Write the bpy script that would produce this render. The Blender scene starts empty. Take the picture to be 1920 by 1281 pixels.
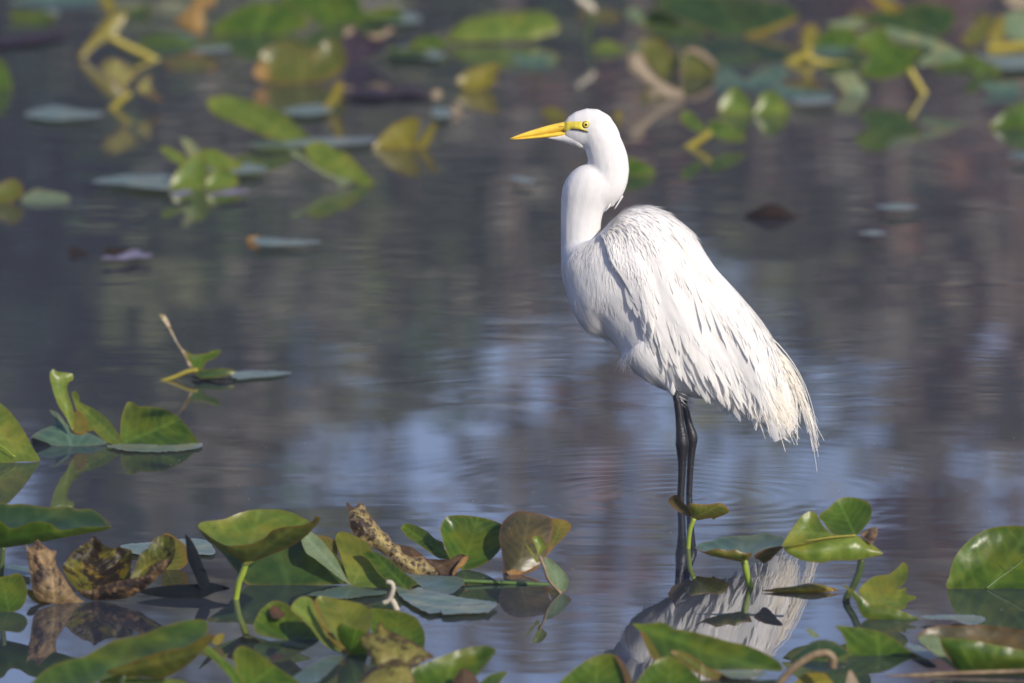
import bpy, math, random
import numpy as np
from mathutils import Vector, noise
from mathutils.bvhtree import BVHTree
from mathutils.geometry import delaunay_2d_cdt

R = math.radians
rng = random.Random(11)
scene = bpy.context.scene
COL = scene.collection

# ------------------------------------------------------------------ camera
F = 17000.0                        # focal length in photo pixels (1920 wide)
DIST, HCAM = 17.0, 2.4
PITCH = math.atan(HCAM / DIST) - math.atan((932 - 640.5) / F)
CAM = Vector((0, -DIST, HCAM))
FWD = Vector((0, math.cos(PITCH), -math.sin(PITCH)))
UP = Vector((0, math.sin(PITCH), math.cos(PITCH)))
cd = bpy.data.cameras.new('camera')
cam = bpy.data.objects.new('camera', cd)
COL.objects.link(cam)
cam.location = CAM
cam.rotation_euler = (math.pi / 2 - PITCH, 0, 0)
cd.sensor_width = 36
cd.lens = F / 1920 * 36
cd.clip_start = 0.5
cd.clip_end = 3000
cd.dof.use_dof = True
cd.dof.focus_distance = 16.8
cd.dof.aperture_fstop = cd.lens / 1000 / 0.068
cd.dof.aperture_blades = 9
scene.camera = cam

# ------------------------------------------------------------------ sky, sun, exposure
SUN = Vector((0.58, -0.64, 0.50)).normalized()
elev = math.asin(SUN.z)
w = bpy.data.worlds.new('World')
scene.world = w
w.use_nodes = True
wn = w.node_tree.nodes
wl = w.node_tree.links
sky = wn.new('ShaderNodeTexSky')
sky.sky_type = 'NISHITA'
sky.sun_disc = False
sky.sun_elevation = elev
sky.sun_rotation = math.atan2(SUN.x, SUN.y)
sky.air_density = 1.0
sky.dust_density = 0.3
sky.ozone_density = 3.0
bg = wn['Background']
bg.inputs['Strength'].default_value = 0.10
tint = wn.new('ShaderNodeMix')
tint.data_type = 'RGBA'
tint.blend_type = 'MULTIPLY'
tint.inputs[0].default_value = 1.0
tint.inputs[7].default_value = (1.07, 0.93, 1.12, 1)      # cool camera white balance
wl.new(sky.outputs['Color'], tint.inputs[6])
wl.new(tint.outputs[2], bg.inputs['Color'])
sd = bpy.data.lights.new('sun', 'SUN')
sd.energy = 3.9
sd.angle = R(0.6)
sd.color = (1.0, 0.91, 0.77)
sun = bpy.data.objects.new('sun', sd)
COL.objects.link(sun)
sun.rotation_euler = SUN.to_track_quat('Z', 'Y').to_euler()
sun.location = (20, -20, 30)

vs = scene.view_settings
vs.view_transform = 'Standard'
vs.look = 'None'
vs.exposure = 0.46
vs.gamma = 1.0
vs.use_curve_mapping = False
scene.render.engine = 'CYCLES'
scene.cycles.use_denoising = True
scene.cycles.max_bounces = 8
scene.cycles.transparent_max_bounces = 8
scene.cycles.sample_clamp_indirect = 6


# ------------------------------------------------------------------ pixel geometry
def ray(u, v):
    return FWD + Vector((1, 0, 0)) * ((u - 960) / F) + UP * ((640.5 - v) / F)


def at_y(u, v, y):
    r = ray(u, v)
    return CAM + r * ((y + DIST) / r.y)


def water_pt(u, v, z=0.0):
    r = ray(u, v)
    return CAM + r * ((z - HCAM) / r.z)


def water_y(v):
    return water_pt(960, v).y


# ------------------------------------------------------------------ object helpers
def tag(o, label=None, cat=None, group=None, kind=None):
    if label: o['label'] = label
    if cat: o['category'] = cat
    if group: o['group'] = group
    if kind: o['kind'] = kind
    return o


def mesh_obj(name, verts, faces, mat, parent=None, smooth=True, origin=None):
    me = bpy.data.meshes.new(name)
    if origin is not None:
        verts = [(p[0] - origin[0], p[1] - origin[1], p[2] - origin[2]) for p in verts]
    me.from_pydata([tuple(p) for p in verts], [], faces)
    if smooth:
        me.polygons.foreach_set('use_smooth', [True] * len(me.polygons))
    mats = mat if isinstance(mat, (list, tuple)) else [mat]
    for m in mats:
        me.materials.append(m)
    o = bpy.data.objects.new(name, me)
    COL.objects.link(o)
    if parent is not None:
        o.parent = parent
    elif origin is not None:
        o.location = origin
    return o


def empty(name, loc):
    o = bpy.data.objects.new(name, None)
    o.empty_display_size = 0.05
    COL.objects.link(o)
    o.location = loc
    return o


def catmull(pts, closed=True, step=4.0):
    out = []
    n = len(pts)
    P = [np.array(p, float) for p in pts]
    rngi = range(n) if closed else range(n - 1)
    for i in rngi:
        if closed:
            a, b, c, d = P[i - 1], P[i], P[(i + 1) % n], P[(i + 2) % n]
        else:
            b, c = P[i], P[i + 1]
            a = P[i - 1] if i > 0 else 2 * b - c
            d = P[i + 2] if i + 2 < n else 2 * c - b
        L = np.linalg.norm((c - b)[:2])
        k = max(1, int(L / step))
        for j in range(k):
            t = j / k
            m1, m2 = (c - a) * 0.42, (d - b) * 0.42
            h = (2 * t**3 - 3 * t**2 + 1) * b + (t**3 - 2 * t**2 + t) * m1 + (-2 * t**3 + 3 * t**2) * c + (t**3 - t**2) * m2
            out.append(h)
    if not closed:
        out.append(P[-1])
    return out


def tube_mesh(pts, radii, seg=10):
    """verts, faces of a tube through world points."""
    V, Fc = [], []
    n = len(pts)
    prev = None
    for i, p in enumerate(pts):
        t = (pts[min(i + 1, n - 1)] - pts[max(i - 1, 0)]).normalized()
        if prev is None:
            ref = Vector((0, 1, 0)) if abs(t.y) < 0.8 else Vector((1, 0, 0))
            x = t.cross(ref).normalized()
        else:
            x = (prev - t * prev.dot(t)).normalized()
        prev = x
        y = t.cross(x)
        for k in range(seg):
            a = 2 * math.pi * k / seg
            V.append(p + (x * math.cos(a) + y * math.sin(a)) * radii[i])
    for i in range(n - 1):
        for k in range(seg):
            a, b = i * seg + k, i * seg + (k + 1) % seg
            Fc.append((a, b, b + seg, a + seg))
    Fc.append(tuple(range(seg))[::-1])
    Fc.append(tuple(range((n - 1) * seg, n * seg)))
    return V, Fc


# ------------------------------------------------------------------ materials
class NT:
    def __init__(self, name):
        self.m = bpy.data.materials.new(name)
        self.m.use_nodes = True
        self.n = self.m.node_tree.nodes
        self.l = self.m.node_tree.links
        self.p = self.n['Principled BSDF']
        self.out = self.n['Material Output']

    def node(self, t, **kw):
        x = self.n.new(t)
        for k, v in kw.items():
            if hasattr(x, k):
                setattr(x, k, v)
            else:
                x.inputs[k.replace('_', ' ')].default_value = v
        return x

    def link(self, a, b):
        self.l.new(a, b)

    def noise(self, vec, scale, detail=3.0, rough=0.55):
        x = self.n.new('ShaderNodeTexNoise')
        x.inputs['Scale'].default_value = scale
        x.inputs['Detail'].default_value = detail
        x.inputs['Roughness'].default_value = rough
        if vec is not None: self.l.new(vec, x.inputs['Vector'])
        return x

    def ramp(self, fac, stops):
        x = self.n.new('ShaderNodeValToRGB')
        cr = x.color_ramp
        while len(cr.elements) < len(stops): cr.elements.new(0.5)
        for e, (p, c) in zip(cr.elements, stops):
            e.position = p
            e.color = (*c, 1) if len(c) == 3 else c
        self.l.new(fac, x.inputs['Fac'])
        return x

    def mix(self, fac, a, b, blend='MIX'):
        x = self.n.new('ShaderNodeMix')
        x.data_type = 'RGBA'
        x.blend_type = blend
        for s, val in ((0, fac), (6, a), (7, b)):
            if hasattr(val, 'type') and hasattr(val, 'is_linked'):
                self.l.new(val, x.inputs[s])
            elif isinstance(val, (int, float)):
                x.inputs[s].default_value = val
            else:
                x.inputs[s].default_value = (*val, 1)
        return x.outputs[2]

    def math(self, op, a, b=None):
        x = self.n.new('ShaderNodeMath')
        x.operation = op
        for i, val in enumerate((a, b)):
            if val is None: continue
            if hasattr(val, 'is_linked'): self.l.new(val, x.inputs[i])
            else: x.inputs[i].default_value = val
        return x.outputs[0]

    def bump(self, h, strength, dist):
        x = self.n.new('ShaderNodeBump')
        x.inputs['Strength'].default_value = strength
        x.inputs['Distance'].default_value = dist
        self.l.new(h, x.inputs['Height'])
        return x.outputs['Normal']


def leaf_mat(name, c1, c2, edge=(0.25, 0.2, 0.03), edge_amt=0.6, spot=None, spot_amt=0.0, rough=0.34,
             trans=0.42, vein=0.75, spec=0.42, spotscale=60, bump=0.35):
    t = NT(name)
    k_ = 0.84 if name in ('leaf_green', 'leaf_fresh', 'leaf_dark', 'leaf_olive') else 0.66
    c1, c2, edge = (tuple(x * k_ for x in q) for q in (c1, c2, edge))
    if spot: spot = tuple(x * 0.7 for x in spot)
    tc = t.node('ShaderNodeTexCoord')
    obj = tc.outputs['Object']
    uv = t.node('ShaderNodeUVMap')
    n1 = t.noise(obj, 22, 4)
    col = t.ramp(n1.outputs['Fac'], [(0.32, c1), (0.68, c2)]).outputs['Color']
    # pinnate veins running off the midrib
    sep = t.node('ShaderNodeSeparateXYZ')
    t.link(uv.outputs['UV'], sep.inputs[0])
    ay = t.math('ABSOLUTE', sep.outputs['Y'])
    ph = t.math('ADD', t.math('MULTIPLY', sep.outputs['X'], 1.0), t.math('MULTIPLY', ay, -0.75))
    nz = t.noise(uv.outputs['UV'], 2.5, 2)
    ph = t.math('ADD', ph, t.math('MULTIPLY', nz.outputs['Fac'], 0.25))
    s = t.math('SINE', t.math('MULTIPLY', ph, 46.0))
    s = t.math('POWER', t.math('ADD', t.math('MULTIPLY', s, 0.5), 0.5), 3.0)
    nv = t.noise(obj, 9, 2)
    s = t.math('MULTIPLY', s, nv.outputs['Fac'])
    mid = t.math('SUBTRACT', 1.0, t.math('MULTIPLY', ay, 26.0))
    mid = t.math('MAXIMUM', mid, 0.0)
    light = tuple(min(1, x * 1.7 + 0.12 * max(c2)) for x in c2)
    col = t.mix(t.math('MULTIPLY', s, vein * 0.6), col, light)
    col = t.mix(t.math('MULTIPLY', mid, vein * .6), col, light)
    nm = t.noise(obj, 11, 4, 0.6)
    fm = t.ramp(nm.outputs['Fac'], [(0.5, (0, 0, 0)), (0.72, (1, 1, 1))]).outputs['Color']
    warm = (min(1, c2[0] * 1.9 + .1 * c2[1]), min(1, c2[1] * 1.15), c2[2] * .7)
    col = t.mix(t.math('MULTIPLY', fm, .55), col, warm)
    nd = t.noise(obj, 8, 3, 0.6)
    fd = t.ramp(nd.outputs['Fac'], [(0.5, (0, 0, 0)), (0.7, (1, 1, 1))]).outputs['Color']
    col = t.mix(t.math('MULTIPLY', fd, .5), col, tuple(x * .5 for x in c1))
    nk = t.noise(obj, 150, 2, 0.5)
    fk = t.ramp(nk.outputs['Fac'], [(0.66, (0, 0, 0)), (0.72, (1, 1, 1))]).outputs['Color']
    col = t.mix(t.math('MULTIPLY', fk, .6), col, tuple(x * .6 for x in edge))
    if spot is not None and spot_amt > 0:
        n2 = t.noise(obj, spotscale, 4, 0.65)
        n3 = t.noise(obj, spotscale * 0.28, 3)
        f = t.math('ADD', t.math('MULTIPLY', n2.outputs['Fac'], 0.55), t.math('MULTIPLY', n3.outputs['Fac'], 0.45))
        f = t.ramp(f, [(0.56 - 0.2 * spot_amt, (0, 0, 0)), (0.64 - 0.2 * spot_amt, (1, 1, 1))]).outputs['Color']
        col = t.mix(f, col, spot)
    ea = t.node('ShaderNodeAttribute', attribute_name='edge')
    ne = t.noise(obj, 35, 3)
    ed = t.math('SUBTRACT', 1.0, t.math('MULTIPLY', ea.outputs['Fac'], 1.0))
    ed = t.math('MULTIPLY', t.math('POWER', ed, 2.0), t.math('ADD', ne.outputs['Fac'], 0.25))
    ed = t.math('MINIMUM', t.math('MULTIPLY', ed, edge_amt * 1.3), 1.0)
    col = t.mix(ed, col, edge)
    t.link(col, t.p.inputs['Base Color'])
    nr = t.noise(obj, 40, 3)
    rr = t.math('ADD', t.math('MULTIPLY', nr.outputs['Fac'], 0.25), rough - 0.12)
    t.link(rr, t.p.inputs['Roughness'])
    t.p.inputs['Specular IOR Level'].default_value = spec
    hh = t.math('ADD', t.math('MULTIPLY', s, 0.5), t.noise(obj, 70, 3).outputs['Fac'])
    nrm = t.bump(hh, bump, 0.0012 if bump < .5 else 0.004)
    t.link(nrm, t.p.inputs['Normal'])
    tr = t.node('ShaderNodeBsdfTranslucent')
    tcol = t.mix(1.0, col, (1.0, 1.0, 0.45), 'MULTIPLY')
    tcol = t.mix(1.0, tcol, (2.1, 2.1, 2.1), 'MULTIPLY')
    t.link(tcol, tr.inputs['Color'])
    t.link(nrm, tr.inputs['Normal'])
    mx = t.node('ShaderNodeMixShader')
    mx.inputs[0].default_value = trans
    t.link(t.p.outputs[0], mx.inputs[1])
    t.link(tr.outputs[0], mx.inputs[2])
    t.link(mx.outputs[0], t.out.inputs[0])
    return t.m


LM = {
    'umber': leaf_mat('leaf_umber', (0.016, 0.011, 0.009), (0.032, 0.020, 0.014), edge=(0.03, 0.018, 0.012), rough=0.7, trans=0.03, spec=.15),
    'green': leaf_mat('leaf_green', (0.040, 0.095, 0.007), (0.105, 0.185, 0.014)),
    'fresh': leaf_mat('leaf_fresh', (0.12, 0.19, 0.022), (0.22, 0.29, 0.045), vein=0.4),
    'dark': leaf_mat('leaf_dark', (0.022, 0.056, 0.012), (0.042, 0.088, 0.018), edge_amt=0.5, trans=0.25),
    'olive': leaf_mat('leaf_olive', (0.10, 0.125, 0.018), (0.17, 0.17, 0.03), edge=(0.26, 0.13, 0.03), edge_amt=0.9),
    'yellow': leaf_mat('leaf_yellow', (0.26, 0.23, 0.02), (0.38, 0.32, 0.035), edge=(0.35, 0.18, 0.03)),
    'pale': leaf_mat('leaf_pale', (0.22, 0.33, 0.17), (0.34, 0.43, 0.25), edge=(0.3, 0.3, 0.12), rough=0.42, vein=0.35),
    'wet': leaf_mat('leaf_wet_sheen', (0.11, 0.19, 0.11), (0.27, 0.36, 0.22), edge=(0.3, 0.32, 0.3), rough=0.34, vein=0.35, trans=0.1, spec=0.7),  # pale base colour carries the sky sheen on flat wet leaves
    'teal': leaf_mat('leaf_teal', (0.06, 0.13, 0.085), (0.12, 0.21, 0.14), edge=(0.2, 0.22, 0.12), rough=0.33, trans=0.15, spec=0.6),
    'spotted': leaf_mat('leaf_spotted', (0.10, 0.13, 0.012), (0.24, 0.20, 0.018), edge=(0.12, 0.07, 0.03), edge_amt=1.0,
                        spot=(0.035, 0.022, 0.012), spot_amt=0.40, rough=0.5, bump=.7),
    'brown': leaf_mat('leaf_brown', (0.21, 0.135, 0.06), (0.36, 0.25, 0.115), edge=(0.15, 0.08, 0.035), edge_amt=0.7,
                      spot=(0.045, 0.028, 0.018), spot_amt=0.42, rough=0.6, trans=0.2, bump=.8),
    'curl': leaf_mat('leaf_curl', (0.33, 0.25, 0.15), (0.42, 0.33, 0.08), edge=(0.2, 0.11, 0.05), edge_amt=0.8,
                     spot=(0.05, 0.03, 0.018), spot_amt=0.50, rough=0.6, trans=0.15, spotscale=120, bump=.9),
    'blotch': leaf_mat('leaf_blotch', (0.38, 0.32, 0.09), (0.30, 0.30, 0.055), edge=(0.14, 0.07, 0.03), edge_amt=1.2,
                       spot=(0.12, 0.09, 0.03), spot_amt=0.42, rough=0.5, bump=.7),
    'bronze': leaf_mat('leaf_bronze', (0.072, 0.060, 0.020), (0.125, 0.115, 0.040), edge=(0.22, 0.10, 0.04), edge_amt=1.0,
                       rough=0.4, spec=0.5, trans=0.2),
    'ochre': leaf_mat('leaf_ochre', (0.40, 0.22, 0.05), (0.52, 0.31, 0.09), edge=(0.2, 0.1, 0.04), rough=0.6),
    'tan': leaf_mat('leaf_tan', (0.30, 0.23, 0.15), (0.42, 0.34, 0.22), edge=(0.3, 0.2, 0.1), rough=0.65, trans=0.15),
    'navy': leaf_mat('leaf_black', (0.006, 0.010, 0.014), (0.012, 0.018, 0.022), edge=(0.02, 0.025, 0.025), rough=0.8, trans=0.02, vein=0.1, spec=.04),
    'plum': leaf_mat('leaf_plum', (0.035, 0.026, 0.04), (0.06, 0.045, 0.065), edge=(0.1, 0.07, 0.08), rough=0.8, trans=0.05, spec=.1),
    'lilac': leaf_mat('leaf_lilac', (0.20, 0.18, 0.26), (0.28, 0.26, 0.36), edge=(0.25, 0.15, 0.15), rough=0.35, trans=0.05),
    'rust': leaf_mat('leaf_rust', (0.06, 0.037, 0.02), (0.11, 0.068, 0.035), edge=(0.07, 0.04, 0.025), rough=0.7, trans=0.05, spec=.2),
}


def stem_mat(name, c1, c2, rough=0.4):
    t = NT(name)
    c1, c2 = (tuple(x * 0.68 for x in q) for q in (c1, c2))
    tc = t.node('ShaderNodeTexCoord')
    n = t.noise(tc.outputs['Object'], 55, 3)
    c = t.ramp(n.outputs['Fac'], [(0.3, c1), (0.7, c2)])
    t.link(c.outputs['Color'], t.p.inputs['Base Color'])
    t.p.inputs['Roughness'].default_value = rough
    t.p.inputs['Subsurface Weight'].default_value = 0.15
    t.p.inputs['Subsurface Radius'].default_value = (0.006, 0.008, 0.002)
    t.link(t.bump(n.outputs['Fac'], 0.3, 0.001), t.p.inputs['Normal'])
    return t.m


SM = {
    'lime': stem_mat('stem_lime', (0.25, 0.36, 0.025), (0.36, 0.46, 0.05)),
    'green': stem_mat('stem_green', (0.09, 0.17, 0.03), (0.14, 0.24, 0.05)),
    'dark': stem_mat('stem_dark', (0.05, 0.085, 0.02), (0.09, 0.13, 0.035)),
    'yellow': stem_mat('stem_yellow', (0.40, 0.33, 0.025), (0.50, 0.42, 0.05)),
    'tan': stem_mat('stem_tan', (0.17, 0.11, 0.055), (0.38, 0.28, 0.15), 0.6),
    'bone': stem_mat('stem_bone', (0.5, 0.45, 0.33), (0.62, 0.56, 0.42), 0.6),
}
tdrop = NT('dew_drop')
tdrop.p.inputs['Base Color'].default_value = (0.9, 0.95, 0.9, 1)
tdrop.p.inputs['Roughness'].default_value = 0.02
tdrop.p.inputs['Transmission Weight'].default_value = 0.9
tdrop.p.inputs['IOR'].default_value = 1.33
DROP = tdrop.m

# ------------------------------------------------------------------ water
t = NT('pond_water')
tc = t.node('ShaderNodeTexCoord')
pos = tc.outputs['Object']


def slope(scale, k, off, stretch=(1, 1, 1), detail=2.0):
    mp = t.node('ShaderNodeMapping')
    mp.inputs['Location'].default_value = off
    mp.inputs['Scale'].default_value = stretch
    t.link(pos, mp.inputs['Vector'])
    n = t.noise(mp.outputs['Vector'], scale, detail, 0.5)
    v = t.node('ShaderNodeVectorMath', operation='SUBTRACT')
    v.inputs[1].default_value = (0.5, 0.5, 0.5)
    t.link(n.outputs['Color'], v.inputs[0])
    v2 = t.node('ShaderNodeVectorMath', operation='MULTIPLY')
    v2.inputs[1].default_value = (k * 0.6, k, 0)
    t.link(v.outputs[0], v2.inputs[0])
    return v2.outputs[0]


def vadd(a, b):
    v = t.node('ShaderNodeVectorMath', operation='ADD')
    t.link(a, v.inputs[0])
    t.link(b, v.inputs[1])
    return v.outputs[0]


s1 = slope(2.2, 0.007, (3, 1, 0), (0.5, 1.0, 1))
s2 = slope(15.0, 0.011, (1, 7, 0), (0.3, 1.0, 1), 3.0)
# patches of breeze: the small ripples come and go
pn = t.noise(pos, 0.55, 2)
pm = t.ramp(pn.outputs['Fac'], [(0.42, (0.12, 0.12, 0.12)), (0.62, (1, 1, 1))])
vm = t.node('ShaderNodeVectorMath', operation='MULTIPLY')
t.link(s2, vm.inputs[0])
t.link(pm.outputs['Color'], vm.inputs[1])
tot = vadd(s1, vm.outputs[0])
# rings running out from the legs
LEG = water_pt(1284, 932)
sub = t.node('ShaderNodeVectorMath', operation='SUBTRACT')
sub.inputs[1].default_value = (LEG.x, LEG.y, 0)
t.link(pos, sub.inputs[0])
ln = t.node('ShaderNodeVectorMath', operation='LENGTH')
t.link(sub.outputs[0], ln.inputs[0])
nrmv = t.node('ShaderNodeVectorMath', operation='NORMALIZE')
t.link(sub.outputs[0], nrmv.inputs[0])
r_ = ln.outputs['Value']
ws = t.math('SINE', t.math('MULTIPLY', r_, 2 * math.pi / 0.06))
ex = t.math('POWER', 2.718, t.math('MULTIPLY', r_, -2.8))
amp = t.math('MULTIPLY', t.math('MULTIPLY', ws, ex), 0.0024)
sc_ = t.node('ShaderNodeVectorMath', operation='SCALE')
t.link(nrmv.outputs[0], sc_.inputs[0])
t.link(amp, sc_.inputs['Scale'])
tot = vadd(tot, sc_.outputs[0])
up = t.node('ShaderNodeVectorMath', operation='ADD')
up.inputs[1].default_value = (0, 0, 1)
t.link(tot, up.inputs[0])
nn = t.node('ShaderNodeVectorMath', operation='NORMALIZE')
t.link(up.outputs[0], nn.inputs[0])
t.link(nn.outputs[0], t.p.inputs['Normal'])
t.p.inputs['Base Color'].default_value = (0.026, 0.033, 0.045, 1)
t.p.inputs['Roughness'].default_value = 0.015
t.p.inputs['IOR'].default_value = 1.34
WATER = t.m

tag(mesh_obj('water', [(-70, -30, 0), (70, -30, 0), (70, 83, 0), (-70, 83, 0)], [(0, 1, 2, 3)], WATER, smooth=False),
    'still dark pond water with fine ripples', 'water', kind='structure')

# ground: pond bed, bank and the land behind as one sheet
t = NT('bank_soil')
tc = t.node('ShaderNodeTexCoord')
n = t.noise(tc.outputs['Object'], 0.8, 5)
c = t.ramp(n.outputs['Fac'], [(0.3, (0.06, 0.05, 0.03)), (0.55, (0.10, 0.10, 0.04)), (0.75, (0.17, 0.13, 0.07))])
t.link(c.outputs['Color'], t.p.inputs['Base Color'])
t.p.inputs['Roughness'].default_value = 0.9
SOIL = t.m
V, Fc = [], []
xs = [-400, -120, -70, -40] + list(range(-30, 31, 3)) + [40, 70, 120, 400]
ys = [-60, -40, -31, -20, -6, 0, 6, 20, 50, 75, 79, 81, 83, 85, 88, 95, 105, 130, 200, 500]
for y in ys:
    for x in xs:
        inside = -69 < x < 69 and -30 < y
        if y >= 83:
            z = 0.25 + 0.9 * (1 - math.exp(-(y - 83) / 9)) + 0.25 * noise.noise(Vector((x * .1, y * .1, 0)))
        elif y >= 79:
            z = -0.45 + 0.7 * (y - 79) / 4
        else:
            z = -0.16 if abs(y) < 10 else -0.45
        if not inside and y < 83: z = 0.6
        V.append((x, y, z))
nx = len(xs)
for j in range(len(ys) - 1):
    for i in range(nx - 1):
        a = j * nx + i
        Fc.append((a, a + 1, a + nx + 1, a + nx))
tag(mesh_obj('ground', V, Fc, SOIL), 'muddy pond bed rising to the wooded far bank', 'ground', kind='structure')

# ------------------------------------------------------------------ far bank trees (seen in the water)
def foliage_mat(name, c1, c2, trans=0.3):
    t = NT(name)
    c1, c2 = (tuple(min(.6, x * 1.6) for x in q) for q in (c1, c2))
    tc = t.node('ShaderNodeTexCoord')
    n = t.noise(tc.outputs['Object'], 0.9, 4)
    c = t.ramp(n.outputs['Fac'], [(0.3, c1), (0.7, c2)])
    t.link(c.outputs['Color'], t.p.inputs['Base Color'])
    t.p.inputs['Roughness'].default_value = 0.6
    tr = t.node('ShaderNodeBsdfTranslucent')
    t.link(c.outputs['Color'], tr.inputs['Color'])
    mx = t.node('ShaderNodeMixShader')
    mx.inputs[0].default_value = trans
    t.link(t.p.outputs[0], mx.inputs[1])
    t.link(tr.outputs[0], mx.inputs[2])
    t.link(mx.outputs[0], t.out.inputs[0])
    return t.m


FM = {
    'green': foliage_mat('foliage_green', (0.075, 0.14, 0.035), (0.15, 0.23, 0.06)),
    'russet': foliage_mat('foliage_russet', (0.18, 0.085, 0.06), (0.28, 0.14, 0.10)),
    'olive': foliage_mat('foliage_olive', (0.12, 0.135, 0.06), (0.20, 0.21, 0.10)),
    'brown': foliage_mat('foliage_brown', (0.12, 0.113, 0.09), (0.20, 0.185, 0.15)),
    'ever': foliage_mat('foliage_evergreen', (0.04, 0.085, 0.04), (0.08, 0.13, 0.06)),
}
t = NT('bark')
tc = t.node('ShaderNodeTexCoord')
mp = t.node('ShaderNodeMapping')
mp.inputs['Scale'].default_value = (6, 6, 1)
t.link(tc.outputs['Object'], mp.inputs['Vector'])
n = t.noise(mp.outputs['Vector'], 3, 5)
c = t.ramp(n.outputs['Fac'], [(0.3, (0.10, 0.075, 0.055)), (0.7, (0.24, 0.18, 0.14))])
t.link(c.outputs['Color'], t.p.inputs['Base Color'])
t.p.inputs['Roughness'].default_value = 0.9
t.link(t.bump(n.outputs['Fac'], 0.6, 0.03), t.p.inputs['Normal'])
BARK = t.m


def tree(x, y, h, kind, dens, crown_lo, crown_r, tr_r, label, seed):
    rg = random.Random(seed)
    root = empty('bank_tree', (x, y, 0.7))
    tag(root, label, 'tree', 'trees along the far bank')
    V, Fc = [], []
    tips = []

    def limb(p0, d, L, r0, r1, nseg, bend):
        pts, p, dd = [], Vector(p0), Vector(d).normalized()
        for i in range(nseg + 1):
            pts.append(p.copy())
            dd = (dd + Vector((rg.uniform(-bend, bend), rg.uniform(-bend, bend), rg.uniform(-.3 * bend, bend)))).normalized()
            p = p + dd * (L / nseg)
        rr = [r0 + (r1 - r0) * i / nseg for i in range(nseg + 1)]
        v, f = tube_mesh(pts, rr, 7)
        o = len(V)
        V.extend(v)
        Fc.extend([tuple(a + o for a in q) for q in f])
        return pts
    trunk = limb((0, 0, -0.5), (rg.uniform(-.05, .05), 0, 1), h * 0.92, tr_r, 0.03, 9, 0.05)
    for i in range(16):
        k = crown_lo + (0.95 - crown_lo) * i / 16
        p = trunk[min(9, max(1, int(k * 9)))]
        a = rg.uniform(0, 6.28)
        L = crown_r * (1.15 - 0.6 * k) * rg.uniform(.6, 1.1)
        q = limb(p, (math.cos(a), math.sin(a), rg.uniform(.25, .8)), L, tr_r * .35 * (1.1 - k), 0.012, 4, 0.18)
        tips += q[2:]
    tips += trunk[6:]
    mesh_obj('trunk', V, Fc, BARK, root)
    V, Fc = [], []
    for i in range(int(dens * 2.2)):
        c = rg.choice(tips)
        p = c + Vector((rg.gauss(0, .42), rg.gauss(0, .42), rg.gauss(0, .36)))
        s = rg.uniform(.09, .20)
        a = Vector((rg.uniform(-1, 1), rg.uniform(-1, 1), rg.uniform(-1, 1))).normalized()
        b = a.orthogonal().normalized()
        cc = a.cross(b)
        o = len(V)
        V += [p - b * s, p - cc * s * .55, p + b * s, p + cc * s * .55]
        Fc.append((o, o + 1, o + 2, o + 3))
    mesh_obj('crown', V, Fc, FM[kind], root, smooth=False)
    return root


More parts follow.
